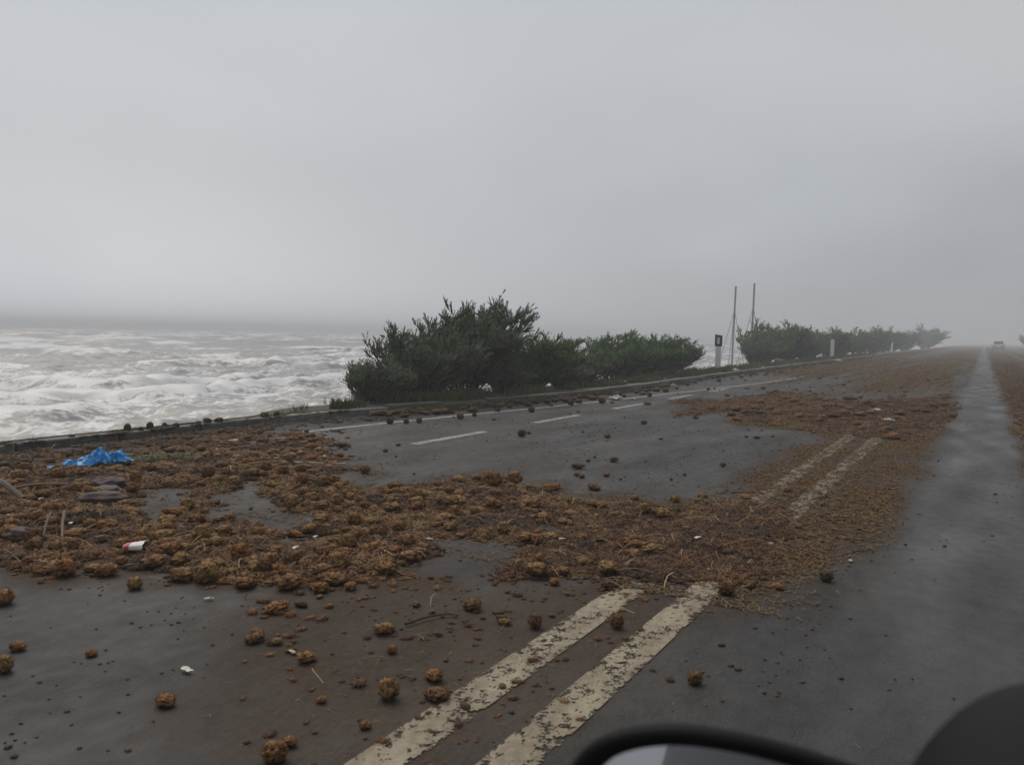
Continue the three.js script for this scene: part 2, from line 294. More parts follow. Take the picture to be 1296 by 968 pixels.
// ------------------------------------------------------------------ the sea
function swell(x, z) { // [height, nearness to a crest, distance from the shore]
  const s = along(KERB, z) - x - 5.5, wob = 5 * n2(z / 38, s / 55) + 1.6 * n2(z / 11 + 5, s / 16);
  const lam = 5.6 + 7 * sstep(10, 120, s), A = 0.05 + 0.24 * sstep(2, 18, s) + 0.35 * sstep(20, 160, s);
  const ph = (2 * Math.PI * (s + wob)) / lam, c = 0.5 + 0.5 * Math.sin(ph), crest = Math.pow(c, 2.6), along_ = clamp(0.55 + 0.75 * n2(z / 24 + 30, s / 12));
  let h = A * along_ * (crest * 2 - 0.7);
  const rough = sstep(0, 8, s);
  h += rough * (0.16 * n2(x / 1.9, z / 3.6) + 0.09 * n2(x / 0.75 + 7, z / 1.3)) + 0.02 * n2(x / 0.35, z / 0.5) + sstep(60, 300, s) * 0.3 * n2(x / 14, z / 22);
  return [h, crest * along_, s];
}
function seaColor(x, z, o, fine) {
  const [, crest, s] = swell(x, z);
  const wx = x + 0.35 * n2(x / 3, z / 5) + 0.1 * n2(x / 0.7, z / 1.1), wz = z + 0.5 * n2(x / 3.4 + 8, z / 4);
  let f = 0.4 * n2(wx / 1.7, wz / 8) + 0.36 * n2(wx / 0.6, wz / 2.2) + (fine ? 0.42 * n2(wx / 0.26, wz / 0.6) + 0.34 * n2(x / 0.11, z / 0.19) : 0.25 * n2(wx / 5, wz / 16));
  const web = fine ? 1 - Math.abs(n2(wx / 0.7 + 20, wz / 1.1)) * 1.6 - Math.abs(n2(wx / 0.28, wz / 0.4)) * 0.5 : 0.3;
  const zone = 0.36 * sstep(60, 16, s) - 0.1 * sstep(40, 110, s) - 0.2 + 0.42 * n2(x / 16 + 3, z / 30) * sstep(0, 20, s);
  f = f + zone + 0.95 * sstep(0.45, 0.95, crest) + 0.22 * web;
  const foam = sstep(-0.05, 0.68, f) * 0.95, silt = sstep(12, 1, s) * 0.7 + 0.03;
  const w = 1 + 0.12 * n2(x / 5, z / 9);
  o[0] = lerp(lerp(0.14, 0.19, silt) * w, lerp(0.52, 0.4, silt * 0.6), foam);
  o[1] = lerp(lerp(0.143, 0.17, silt) * w, lerp(0.53, 0.37, silt * 0.6), foam);
  o[2] = lerp(lerp(0.145, 0.14, silt) * w, lerp(0.545, 0.33, silt * 0.6), foam);
}
{
  const root = new THREE.Group();
  const piece = (x0, x1, nx, z0, z1, nz, tw, th, fine, label) => {
    const map = paint(tw, th, (u, v, o) => seaColor(lerp(x0, x1, u), lerp(z0, z1, v), o, fine)); map.wrapS = map.wrapT = THREE.ClampToEdgeWrapping;
    const g = sheet(line(x0, x1, nx), line(z0, z1, nz), (X, Z) => SEA + swell(X, Z)[0] - (fine || X < x0 - 2.5 || x0 > -50 ? 0 : 0.4), (X, Z) => [(X - x0) / (x1 - x0), (Z - z0) / (z1 - z0)]);
    part('water', g, new THREE.MeshStandardMaterial({ map, roughness: 0.45 }), root);
  };
  piece(-11, -71, 260, 12, -88, 340, 2048, 2048, true);
  piece(-11, -71, 60, -87, -488, 260, 512, 1024, false);
  piece(-69, -371, 220, 60, -540, 330, 1024, 2048, false);
  piece(-368, -1171, 200, 300, -1100, 300, 512, 512, false);
  structure(root, 'sea', 'rough grey sea with breaking waves and white foam');
}

// ------------------------------------------------------------------ shrubs: feathery, bent by the sea wind
const WIND = new THREE.Vector3(0.9, 0, -0.42);
function makeShrub(seed, H, R, leafCount, tint, coarse = 1) {
  const r = mulberry(seed), pos = [], col = [], wood = [];
  const V = (x, y, z) => new THREE.Vector3(x, y, z);
  const stems = 30, spots = [];
  for (let i = 0; i < stems; i++) {
    const a = (i / stems) * 6.283 + r() * 0.7, out = R * (0.15 + 0.85 * Math.sqrt(r())), h = H * (0.62 + 0.38 * r()) * (1 - 0.42 * (out / R) ** 2);
    const base = V(Math.cos(a) * 0.12 * R, -0.08, Math.sin(a) * 0.12 * R), tip = V(Math.cos(a) * out, h, Math.sin(a) * out).addScaledVector(WIND, 0.16 * H);
    const mid = base.clone().lerp(tip, 0.5).add(V(Math.cos(a) * 0.12 * R, 0.12 * H, Math.sin(a) * 0.12 * R));
    const c = new THREE.QuadraticBezierCurve3(base, mid, tip);
    wood.push(new THREE.TubeGeometry(c, 6, 0.012 + 0.008 * r(), 4));
    const nt = 16;
    for (let k = 0; k < nt; k++) {
      const t = 0.12 + 0.88 * (k / (nt - 1)), p = c.getPoint(t), aa = r() * 6.283, L = (0.14 + 0.2 * r()) * H * (1.15 - 0.5 * t);
      const dir = V(Math.cos(aa), 0.25 + 0.9 * r(), Math.sin(aa)).normalize().addScaledVector(WIND, 0.3).normalize();
      spots.push([p, dir, L]);
    }
  }
  const per = Math.max(8, Math.round(leafCount / spots.length / 9));
  const q = V(), d = V(), s = V(), e = V();
  for (const [p, dir, L] of spots) for (let b = 0; b < 9; b++) { // feather: short sprays leave each twig
    const t0 = 0.15 + 0.85 * r(), o = p.clone().addScaledVector(dir, L * t0), sd = V(r() - 0.5, r() * 0.7, r() - 0.5).addScaledVector(dir, 0.55).addScaledVector(WIND, 0.22).normalize(), sl = (0.08 + 0.13 * r()) * Math.sqrt(H);
    for (let k = 0; k < per; k++) {
      const t = r(); q.copy(o).addScaledVector(sd, sl * t); q.y -= 0.05 * t * t * sl; 
      d.set(r() - 0.5, r() - 0.35, r() - 0.5).multiplyScalar(1.1).addScaledVector(sd, 0.9).normalize();
      s.set(r() - 0.5, r() - 0.5, r() - 0.5).cross(d).normalize();
      const l = (0.022 + 0.03 * r()) * Math.sqrt(H), w = (0.0062 + 0.004 * r()) * coarse;
      e.copy(q).addScaledVector(d, l);
      if (e.y < 0.0) continue;
      pos.push(q.x - s.x * w, q.y - s.y * w, q.z - s.z * w, q.x + s.x * w, q.y + s.y * w, q.z + s.z * w, e.x, e.y, e.z);
      const v = 0.7 + 0.6 * r(), dry = r() < 0.12 ? 1 : 0;
      const cr = lerp(tint[0], 0.085, dry) * v, cg = lerp(tint[1], 0.062, dry) * v, cb = lerp(tint[2], 0.038, dry) * v;
      col.push(cr, cg, cb, cr, cg, cb, cr, cg, cb);
    }
  }
  const root = new THREE.Group();
  part('crown', geoFrom(pos, col), leafMat, root);
  part('stems', mergeGeometries(wood), woodMat, root);
  return root;
}
const leafMat = new THREE.MeshPhysicalMaterial({ color: 0xffffff, vertexColors: true, roughness: 0.8, side: THREE.DoubleSide, transmission: 0.25, thickness: 0 });
const woodMat = mat(rgb(0.06, 0.045, 0.035), 0.95);
const GREY = [0.13, 0.16, 0.094], GREEN = [0.105, 0.185, 0.064];
const shrubs = [makeShrub(5, 1.6, 1.05, 130000, GREY), makeShrub(17, 1.35, 1.1, 120000, GREEN), makeShrub(29, 1.15, 1.0, 90000, GREY), makeShrub(43, 0.7, 0.55, 30000, GREY), makeShrub(57, 1.3, 1.2, 90000, GREEN), makeShrub(61, 1.6, 1.05, 22000, GREY, 2.1), makeShrub(62, 1.3, 1.2, 22000, GREEN, 2.1), makeShrub(63, 1.35, 1.1, 22000, GREY, 2.1)]; // the last three are coarser, for the far row
{
  const used = new Set();
  const put = (k, x, z, s, sy, turn, label, group) => {
    let o = shrubs[k]; if (used.has(k)) o = o.clone(); used.add(k);
    o.position.set(x, terrainY(x, z) - 0.02, z); o.scale.set(s, s * sy, s); o.rotation.y = turn;
    return top(o, 'tamarisk_shrub', label, 'shrub', group);
  };
  put(3, -7.95, -9.35, 0.95, 1, 0, 'small thin shrub at the open end of the row, beside the surf');
  put(2, -8.0, -10.55, 0.95, 1.12, 0.1, 'mid-height feathery shrub between the small thin shrub and the tallest shrub');
  put(0, -8.0, -11.9, 0.95, 1.2, 0.05, 'tallest feathery grey-green shrub of the near row, ragged top bent by wind');
  put(1, -7.75, -13.7, 0.92, 1.02, 0.2, 'bright green bushy shrub beside the tallest shrub');
  put(2, -7.9, -16.2, 0.84, 0.9, 0.35, 'low shrub filling the dip in the middle of the near row');
  put(4, -8.1, -18.9, 0.92, 0.98, 0.1, 'rounded shrub next to the low dip in the near row');
  put(1, -8.3, -21.2, 1.0, 1.0, -0.1, 'broad dark green shrub near the gap with the black-banded marker post');
  put(2, -8.5, -24.0, 0.95, 1.05, -0.25, 'shrub at the gap in the row, beside the black-banded marker post');
  put(2, -7.75, -12.9, 0.62, 0.75, 0.6, 'low leafy shrub at the foot of the tallest shrub');
  put(2, -7.6, -15.0, 0.62, 0.75, 0.9, 'low leafy shrub at the foot of the bright green shrub');
  const nth = ['', 'first', 'second', 'third', 'fourth', 'fifth', 'sixth', 'seventh', 'eighth', 'ninth', 'tenth', 'eleventh'];
  const far = [[5, -9.0, -37.2, 0.9, 1], [6, -9.3, -39.5, 1.25, 1.2], [7, -8.9, -42.5, 1.3, 1.2], [5, -8.9, -46, 1.05, 1.15], [6, -9.3, -51, 1.2, 1.15], [7, -9.0, -57, 1.3, 1.15], [6, -9.4, -64, 1.25, 1.25], [5, -9.2, -72, 1.2, 1.15], [7, -9.2, -81, 1.5, 1.2], [6, -9.5, -92, 1.6, 1.25], [5, -9.6, -105, 1.5, 1.2], [7, -9.4, -121, 1.7, 1.2]];
  far.forEach(([k, x, z, s, sy], i) => put(k, x, z, s, sy, 0.3 * Math.sin(i * 2.3), i === 0 ? 'shrub standing beside the tall masts across the gap' : `hazy shrub of the far row, ${nth[i]} one past the shrub beside the masts`, i === 0 ? undefined : 'far row of shrubs along the road'));
  put(5, -9.5, -165, 3.0, 0.9, 0.4, 'tall faint tree-like shrub at the misty end of the row');
  for (const [x, z, s] of [[7.5, -170, 2.2], [9, -215, 2.6]]) put(6, x, z, s, 1, 0, 'faint shrub in the mist on the land side of the road', 'misty shrubs on the land side');
}
// grass and weeds on the verge and in the gutter
{
  const blades = (n, seed, place, name, label, mats) => {
    const r = mulberry(seed), g0 = [];
    for (let k = 0; k < 7; k++) { const a = r() * 6.283, l = 0.05 + 0.07 * r(), w = 0.0035, b = 0.02 + 0.04 * r(), cx = Math.cos(a), cz = Math.sin(a), ox = (r() - 0.5) * 0.03, oz = (r() - 0.5) * 0.03;
      g0.push(ox - cz * w, 0, oz + cx * w, ox + cz * w, 0, oz - cx * w, ox + cx * b * 0.4 + cz * w * 0.7, l * 0.6, oz + cz * b * 0.4 - cx * w * 0.7, ox - cz * w, 0, oz + cx * w, ox + cx * b * 0.4 + cz * w * 0.7, l * 0.6, oz + cz * b * 0.4 - cx * w * 0.7, ox + cx * b, l, oz + cz * b); }
    const im = new THREE.InstancedMesh(geoFrom(g0), mats, n), o = new THREE.Object3D(), c = new THREE.Color();
    for (let i = 0; i < n; i++) { const [x, y, z, s] = place(r); o.position.set(x, y, z); o.rotation.set(0, r() * 6.283, 0); o.scale.set(s, s * (0.7 + 0.6 * r()), s); o.updateMatrix(); im.setMatrixAt(i, o.matrix); const t = r(); im.setColorAt(i, c.setRGB(lerp(0.055, 0.15, t * t), lerp(0.09, 0.12, t * t), lerp(0.028, 0.06, t * t))); }
    stuff(im, name, label, 'grass');
  };
  const gm = mat(0xffffff, 0.85);
  blades(9000, 5, (r) => { let z, x; do { z = -8.2 - 60 * Math.pow(r(), 1.6); x = along(KERB, z) - 0.2 - 1.6 * r() * r(); } while (n2(x * 1.2, z * 0.5) < -0.25 + 0.6 * r()); return [x, terrainY(x, z) - 0.01, z, 0.7 + 0.9 * r()]; }, 'verge_grass', 'short grass and weeds along the foot of the shrubs', gm);
  blades(2600, 6, (r) => { let z, x; do { z = -8.6 - 11 * r(); x = along(KERB, z) + 0.02 + 0.34 * r() * r(); } while (n2(x * 2, z * 0.8) < -0.2 + 0.5 * r()); return [x, 0, z, 0.35 + 0.5 * r()]; }, 'gutter_weeds', 'low green weeds growing in the gutter before the pale kerb', gm);
  const w = new THREE.Group(), wr = mulberry(8), gp = [], gc = [];
  for (let i = 0; i < 1500; i++) { const t = wr(), a = wr() * 6.283, rr = Math.sqrt(wr()), x = lerp(-0.42, 0.42, 0.5 + 0.5 * rr * Math.cos(a)), z = 0.17 * rr * Math.sin(a), y = 0.05 * (1 - rr) * wr() + 0.005, b = wr() * 6.283, l = 0.02 + 0.035 * wr(), ww = 0.004, cx = Math.cos(b), cz = Math.sin(b);
    gp.push(x - cz * ww, y, z + cx * ww, x + cz * ww, y, z - cx * ww, x + cx * l, y + 0.02 * wr(), z + cz * l); const k = 0.6 + 0.6 * t; for (let q = 0; q < 3; q++) gc.push(0.07 * k, 0.105 * k, 0.03 * k); }
  part('strands', geoFrom(gp, gc), mat(0xffffff, 0.8, { vertexColors: true }), w);
  w.position.set(-6.15, 0.004, -4.45); w.rotation.y = 1.2; top(w, 'green_weed_heap', 'flat heap of bright green weed lying beside the blue plastic sheet', 'weed');
}

// ------------------------------------------------------------------ storm-thrown sea grass balls, mats and fibres
function fuzzyBall(seed, sx, sy, sz, fibres, amp = 0.17, detail = 5) { // felted ball of fibres, radius about one
  const r = mulberry(seed), o = r() * 50, pos = [], col = [], nor = [];
  const v = new THREE.Vector3(), t = new THREE.Vector3(), u = new THREE.Vector3();
  const R = (d) => 0.9 + amp * n3(d.x * 1.5 + o, d.y * 1.5, d.z * 1.5) + amp * 0.5 * n3(d.x * 3.6, d.y * 3.6 + o, d.z * 3.6);
  let g = new THREE.IcosahedronGeometry(1, detail); g.deleteAttribute('uv'); g.deleteAttribute('normal'); g = mergeVertices(g, 1e-4);
  const p = g.attributes.position, cc = [];
  for (let i = 0; i < p.count; i++) { v.fromBufferAttribute(p, i).normalize(); cc.push(0.92 + 0.2 * n3(v.x * 4 + o, v.y * 4, v.z * 4) + 0.14 * n3(v.x * 12, v.y * 12 + o, v.z * 12)); const k = R(v); p.setXYZ(i, v.x * k * sx, v.y * k * sy, v.z * k * sz); }
  g.computeVertexNormals();
  for (const i of g.index.array) { pos.push(p.getX(i), p.getY(i), p.getZ(i)); nor.push(g.attributes.normal.getX(i), g.attributes.normal.getY(i), g.attributes.normal.getZ(i)); col.push(cc[i], cc[i], cc[i]); }
  for (let i = 0; i < fibres; i++) {
    v.set(r() - 0.5, r() - 0.5, r() - 0.5).normalize(); t.set(r() - 0.5, r() - 0.5, r() - 0.5).cross(v).normalize(); u.crossVectors(v, t);
    const b = v.clone().multiplyScalar(R(v) * 0.97), l = 0.18 + 0.3 * r(), w = 0.011 + 0.008 * r(), k = 0.62 + 0.72 * r();
    const e = b.clone().addScaledVector(t, l).addScaledVector(v, l * (0.04 + 0.5 * r() * r() + 0.14 * r()));
    for (const q of [b.clone().addScaledVector(u, -w), b.clone().addScaledVector(u, w), e]) { pos.push(q.x * sx, q.y * sy, q.z * sz); nor.push(v.x, v.y, v.z); col.push(k, k, k); }
  }
  const out = new THREE.BufferGeometry();
  out.setAttribute('position', new THREE.Float32BufferAttribute(pos, 3)); out.setAttribute('normal', new THREE.Float32BufferAttribute(nor, 3)); out.setAttribute('color', new THREE.Float32BufferAttribute(col, 3));
  return out;
}
function tuft(seed, sx, sy, sz, fibres) { // loose tangle of fibres lying flat, with a small felted heart
  const r = mulberry(seed), pos = [], nor = [], col = [], V = () => new THREE.Vector3(r() - 0.5, r() - 0.5, r() - 0.5);
  for (let i = 0; i < fibres; i++) {
    const c = V().normalize().multiplyScalar(Math.pow(r(), 0.5)), d = V().setY((r() - 0.5) * 0.7).normalize(), n = new THREE.Vector3(c.x * 0.6 + 0.4 * (r() - 0.5), 0.9, c.z * 0.6 + 0.4 * (r() - 0.5)).normalize(), u = new THREE.Vector3().crossVectors(d, n).normalize();
    const l = 0.35 + 0.6 * r(), w = 0.03 + 0.035 * r(), k = 0.45 + 0.95 * r() * r() + 0.15 * r(), bend = u.clone().multiplyScalar((r() - 0.5) * 0.5 * l);
    const a = c.clone().addScaledVector(d, -l * 0.5), m = c.clone().add(bend), e = c.clone().addScaledVector(d, l * 0.5);
    const A = [a.clone().addScaledVector(u, -w), a.clone().addScaledVector(u, w)], M = [m.clone().addScaledVector(u, -w), m.clone().addScaledVector(u, w)];
    for (const q of [A[0], A[1], M[1], A[0], M[1], M[0], M[0], M[1], e]) { pos.push(q.x * sx, q.y * sy, q.z * sz); nor.push(n.x, n.y, n.z); col.push(k, k, k); }
  }
  const out = new THREE.BufferGeometry();
  out.setAttribute('position', new THREE.Float32BufferAttribute(pos, 3)); out.setAttribute('normal', new THREE.Float32BufferAttribute(nor, 3)); out.setAttribute('color', new THREE.Float32BufferAttribute(col, 3));
  return mergeGeometries([out, fuzzyBall(seed + 50, sx * 0.72, sy * 0.6, sz * 0.72, 60, 0.3, 2)]);
}
const weedMats = [[0.235, 0.136, 0.052], [0.2, 0.104, 0.038], [0.215, 0.1, 0.034], [0.14, 0.071, 0.029], [0.09, 0.055, 0.03]].map(([r, g, b]) => mat(rgb(r, g, b), 0.95, { vertexColors: true }));
const ballGeos = [fuzzyBall(1, 1, 0.88, 1, 1350), fuzzyBall(2, 1.2, 0.66, 0.95, 1350), fuzzyBall(3, 1.35, 0.55, 1, 1350), fuzzyBall(4, 0.95, 1.08, 0.95, 1350), fuzzyBall(5, 1.1, 0.72, 1.15, 1350), fuzzyBall(6, 1.5, 0.52, 1.05, 1350)];
const balls = []; // [x, z, radius, y, kind, tone, label, group]
const onRoad = 'brown fibrous sea ball lying on bare grey asphalt apart from the weed band', onBand = 'brown fibrous sea ball half sunk in the wide band of weed';
{
  // the ones that stand clear of the rest
  const R = (px, d) => px * d / 1017; // size on the ground
  const named = [
    [-1.56, -1.93, 0.042, 3, 0, 'upright tan sea ball standing alone just seaward of the cream double line'], [-2.1, -1.53, 0.035, 1, 2, 'lone reddish sea ball on bare asphalt far from the weed band'], [-1.58, -1.48, 0.042, 0, 1, 'round brown sea ball touching a smaller one, beside the double line'], [-1.61, -1.56, 0.026, 1, 1, 'smaller sea ball touching a round brown one, beside the double line'],
    [-1.93, -2.36, 0.045, 2, 0, 'long tan sea ball with a dark twig at its end'], [-1.52, -2.12, 0.036, 1, 2, 'loose flattened reddish sea ball close to the double line'], [-1.98, -2.0, 0.036, 1, 0, 'tan sea ball with a brown smear of weed beside it'], [-2.27, -2.03, 0.038, 2, 3, 'flattened dark brown sea ball alone on pale asphalt'],
    [-1.79, -2.76, 0.044, 1, 3, 'dark brown sea ball between the weed band and the double line'], [-4.46, -7.84, 0.06, 0, 4, 'dark round sea ball on clean asphalt beside a white dash'],
    [-3.12, -5.04, 0.1, 0, 1, 'big round sea ball, larger of a pair at the far edge of the band'], [-3.05, -5.26, 0.08, 0, 1, 'smaller of the pair of big round sea balls at the far edge of the band'],
    [-2.8, -2.45, 0.055, 5, 2, 'reddish long sea ball at the near end of a short row'], [-2.92, -2.62, 0.06, 1, 0, 'tan sea ball at the far end of a short row'], [-3.11, -2.35, 0.06, 1, 0, 'left-hand light tan ball of two that touch at the band edge'], [-3.0, -2.4, 0.068, 0, 0, 'taller light tan ball of two that touch at the band edge'],
    [-0.78, -2.57, 0.032, 0, 3, 'dark sea ball alone on the land side of the double line'], [-0.6, -4.03, 0.04, 0, 4, 'darkest sea ball beside the wet wheel track'], [-0.95, -3.56, 0.045, 0, 3, 'brown sea ball on the end of the cream line at the weed edge'], [-1.2, -2.9, 0.035, 3, 3, 'brown sea ball between the two cream lines'],
  ];
  for (const [x, z, rr, k, t, l] of named) balls.push([x, z, rr * 0.84, 0, k, t, l.replace('left-hand ', 'flatter '), undefined, 9]);
  const free = [[-3.45, -2.21, 0.055], [-3.6, -2.1, 0.06], [-3.17, -2.16, 0.04], [-2.62, -2.54, 0.065], [-2.8, -2.86, 0.06], [-2.52, -2.7, 0.06], [-2.47, -2.58, 0.04], [-1.78, -2.22, 0.022], [-1.59, -2.69, 0.026], [-1.47, -2.72, 0.036], [-2.64, -1.63, 0.022], [-2.75, -1.4, 0.034], [-3.43, -1.75, 0.045], [-1.66, -3.25, 0.03], [-0.77, -3.78, 0.032], [-0.88, -3.72, 0.035], [-1.68, -5.58, 0.04], [-1.82, -5.39, 0.04], [-2.9, -1.52, 0.03], [-1.5, -1.75, 0.02], [-1.72, -1.8, 0.018], [-2.3, -2.45, 0.02]];
  for (const [x, z, rr] of free) balls.push([x, z, rr * 0.84, 0, (rnd() * 6) | 0, (rnd() * 4) | 0, onRoad, 'sea balls scattered on bare asphalt', 5]);
  for (const [x, z, rr] of [[-7.61, -5.12, 0.06], [-7.56, -5.24, 0.045], [-7.58, -5.36, 0.06], [-7.56, -5.52, 0.045], [-7.55, -5.66, 0.05], [-7.58, -6.09, 0.07], [-7.55, -6.22, 0.07], [-7.56, -5.95, 0.05], [-7.57, -6.92, 0.085], [-7.55, -7.1, 0.06], [-7.56, -4.5, 0.04]]) balls.push([x, z, rr * 0.66, 0.072, (rnd() * 6) | 0, 3 + ((rnd() * 2) | 0), 'dark sea ball perched on the kerb against the surf', 'sea balls on the kerb', 6]);
  for (const [x, z, rr] of [[-6.03, -8.92, 0.06], [-6.16, -8.18, 0.05], [-6.24, -8.02, 0.045], [-6.39, -7.88, 0.06], [-6.16, -10.1, 0.05], [-5.75, -10.39, 0.06], [-5.85, -11.9, 0.07], [-5.6, -12.6, 0.08], [-6.05, -9.3, 0.04], [-5.5, -14.6, 0.06]]) balls.push([x, z, rr * 0.85, 0, 0, 3 + ((rnd() * 2) | 0), 'dark round sea ball lying on the white lay-by edge line', 'sea balls on the edge line', 6]);
  const r = mulberry(404);
  let tries = 0, kept = 0;
  const ok = (x, z, rr, gap) => balls.every((b) => (b[0] - x) ** 2 + (b[1] - z) ** 2 > ((b[2] + rr) * gap) ** 2);
  while (kept < 1000 && tries++ < 40000) { // the lumpy sea side of the band
    const x = lerp(-7.2, -1.4, Math.pow(r(), 0.85)), z = lerp(-1.6, -6.6, r()), m = fromGrid(gridM, x, z);
    if (r() > Math.pow(m, 1.2) * (x < -2.6 ? 1 : x < -2 ? 0.5 : 0.16)) continue;
    const rr = 0.02 + 0.034 * Math.pow(r(), 1.5); if (!ok(x, z, rr, 0.62)) continue;
    const grey = x < -6.5; balls.push([x, z, rr, 0.028 * m * (0.4 + 0.9 * Math.max(0, n2(x * 2, z * 2))), (r() * 6) | 0, grey ? 4 : [0, 0, 1, 2, 1, 3][(r() * 6) | 0], onBand, 'sea balls in the weed band', 1]); kept++;
  }
  for (let i = 0; i < 260; i++) { // stray ones all over the far lane and the lay-by
    const z = -2 - 26 * Math.pow(r(), 1.7), x = lerp(along(KERB, z) + 0.1, -1.1, r()), rr = (0.012 + 0.026 * Math.pow(r(), 3)) * (1 + 0.03 * -z);
    if (fromGrid(gridM, x, z) > 0.4 || n2(x * 0.5 + 4, z * 0.4) < -0.35 || !ok(x, z, rr, 1)) continue;
    balls.push([x, z, rr, 0, r() < 0.5 ? 2 : 5, [3, 1, 3, 4, 2][(r() * 5) | 0], onRoad, 'sea balls scattered on bare asphalt', 0]);
  }
  for (let i = 0; i < 500; i++) { const x = lerp(-4.8, -0.3, r()), z = lerp(-10.3, -20, r()); if (r() > fromGrid(gridM, x, z)) continue; const rr = 0.03 + 0.05 * r(); balls.push([x, z, rr, 0, (r() * 6) | 0, [1, 3, 2, 3][(r() * 4) | 0], 'brown sea ball in the farther crosswise drift of weed', 'sea balls in the far drift', 0]); }
  for (let i = 0; i < 420; i++) { const z = -8.5 - 50 * Math.pow(r(), 1.4), k = along(KERB, z), x = k + 0.03 + 0.9 * r() * r(); if (n2(x, z * 0.6) < -0.2) continue; balls.push([x, z, 0.025 + 0.05 * r(), 0, (r() * 6) | 0, 3 + ((r() * 2) | 0), 'brown sea ball washed up along the pale kerb beside the shrubs', 'sea balls along the kerb', 0]); }
  const size = (b) => b[2] / Math.hypot(b[0], 1.15, b[1]) + (b[8] >= 5 ? 1 : 0);
  const seen = (b) => { const a = Math.atan2(-b[0], -b[1]) / RAD; return a > -3 && a < 66; };
  balls.sort((a, b) => size(b) - size(a));
  const own = balls.filter(seen).slice(0, 300), rest = balls.filter((b) => !own.includes(b));
  const marks = [[-3.68, -2.46, 'beside the crushed cup'], [-6.24, -3.76, 'beside the blue sheet'], [-4.86, -3.1, 'beside the wedge of broken wood'], [-5.5, -2.8, 'beside the thick driftwood branch'], [-4.36, -2.4, 'beside the round purple-brown stone'], [-5.2, -3.35, 'beside the purplish stones'], [-6.15, -4.45, 'beside the green weed heap'], [-4.0, -3.55, 'at the edge of the larger bare patch'], [-4.6, -3.3, 'at the edge of the smaller bare patch'], [-2.2, -3.3, 'at the bare notch in the band'], [-4.1, -4.33, 'beside the long dark cane'], [-4.92, -4.45, 'beside the straw-coloured cane'], [-3.1, -5.15, 'near the pair of big round balls'], [-3.05, -2.4, 'near the two touching tan balls'], [-1.4, -3.5, 'near the end of the cream lines'], [-6.9, -5.2, 'on the dark strip along the kerb'], [-5.0, -5.1, 'beside the bleached stick']];
  const near = (x, z) => { let best = 0.75, t = 'deep in the weed band'; for (const [a, b, w] of marks) { const d = Math.hypot(a - x, b - z); if (d < best) { best = d; t = w; } } return t; };
  for (const b of own) if (b[6] === onBand || b[6] === onRoad) b[6] = `${b[2] > 0.045 ? 'big ' : b[2] < 0.03 ? 'small ' : ''}${['light tan', 'brown', 'reddish brown', 'dark brown', 'darkest brown'][b[5]]} ${['round', 'oval', 'flattened', 'upright', 'lumpy', 'long flat'][b[4]]} sea ball ${b[6] === onBand ? near(b[0], b[1]) : 'on bare grey asphalt'}`;
  const proto = new Map(), o = new THREE.Object3D();
  for (const [x, z, rr, y, k, t, label, group] of own) {
    const key = k * 10 + t; let b = proto.get(key);
    if (!b) { b = new THREE.Mesh(ballGeos[k], weedMats[t]); proto.set(key, b); } else b = b.clone();
    const sy = [0.88, 0.66, 0.55, 1.08, 0.72, 0.52][k];
    b.position.set(x, y + rr * sy * 0.88, z); b.scale.set(rr, rr * (group === 'sea balls in the weed band' ? 0.86 : 1), rr); b.rotation.set((r() - 0.5) * 0.3, r() * 6.283, (r() - 0.5) * 0.3);
    top(b, 'sea_ball', label, 'sea ball', group);
  }
  const small = [fuzzyBall(11, 1.15, 0.62, 1, 420, 0.22, 3), fuzzyBall(12, 1.4, 0.5, 1, 420, 0.25, 3)];
  small.forEach((g, h) => {
    const mine = rest.filter((_, i) => i % 2 === h), im = new THREE.InstancedMesh(g, mat(0xffffff, 0.95, { vertexColors: true }), mine.length), c = new THREE.Color();
    mine.forEach(([x, z, rr, y, , t], i) => { o.position.set(x, y + rr * 0.55, z); o.scale.setScalar(rr); o.rotation.set(0, r() * 6.283, 0); o.updateMatrix(); im.setMatrixAt(i, o.matrix); c.copy(weedMats[t].color).multiplyScalar(0.45 + 0.35 * r()); im.setColorAt(i, c); });
    stuff(im, 'small_sea_balls', h ? 'many flat small sea balls strewn over the road' : 'many small round sea balls strewn over the road', 'sea balls');
  });
  // mats: low felted clumps that cover the asphalt, and loose fibres everywhere
  const tones = [[0.125, 0.059, 0.022], [0.092, 0.042, 0.017], [0.155, 0.083, 0.031], [0.06, 0.031, 0.016], [0.14, 0.057, 0.019]];
  const scatter = (geo, n, name, label, place, tone) => {
    const im = new THREE.InstancedMesh(geo, mat(0xffffff, 0.95, { vertexColors: !!geo.attributes.color }), n), c = new THREE.Color(); let i = 0, guard = 0;
    while (i < n && guard++ < n * 60) { if (!place(o)) continue; o.updateMatrix(); im.setMatrixAt(i, o.matrix); const t = tone(o.position.x, o.position.z), v = 0.75 + 0.5 * r(); im.setColorAt(i, c.setRGB(t[0] * v, t[1] * v, t[2] * v)); i++; }
    im.count = i; stuff(im, name, label, 'sea grass');
  };
  const pick = (x, z) => { const q = n2(x * 1.4 + 6, z * 1.4) + 0.5 * (r() - 0.5); return x > -2.2 && r() < 0.5 ? tones[r() < 0.5 ? 1 : 3] : tones[q > 0.45 ? 2 : q > 0.1 ? 0 : q > -0.35 ? (r() < 0.5 ? 4 : 1) : 3]; };
  const clumps = [tuft(21, 1.3, 0.6, 1, 110), tuft(22, 1, 0.7, 1.2, 110), tuft(23, 1.6, 0.5, 0.9, 110)];
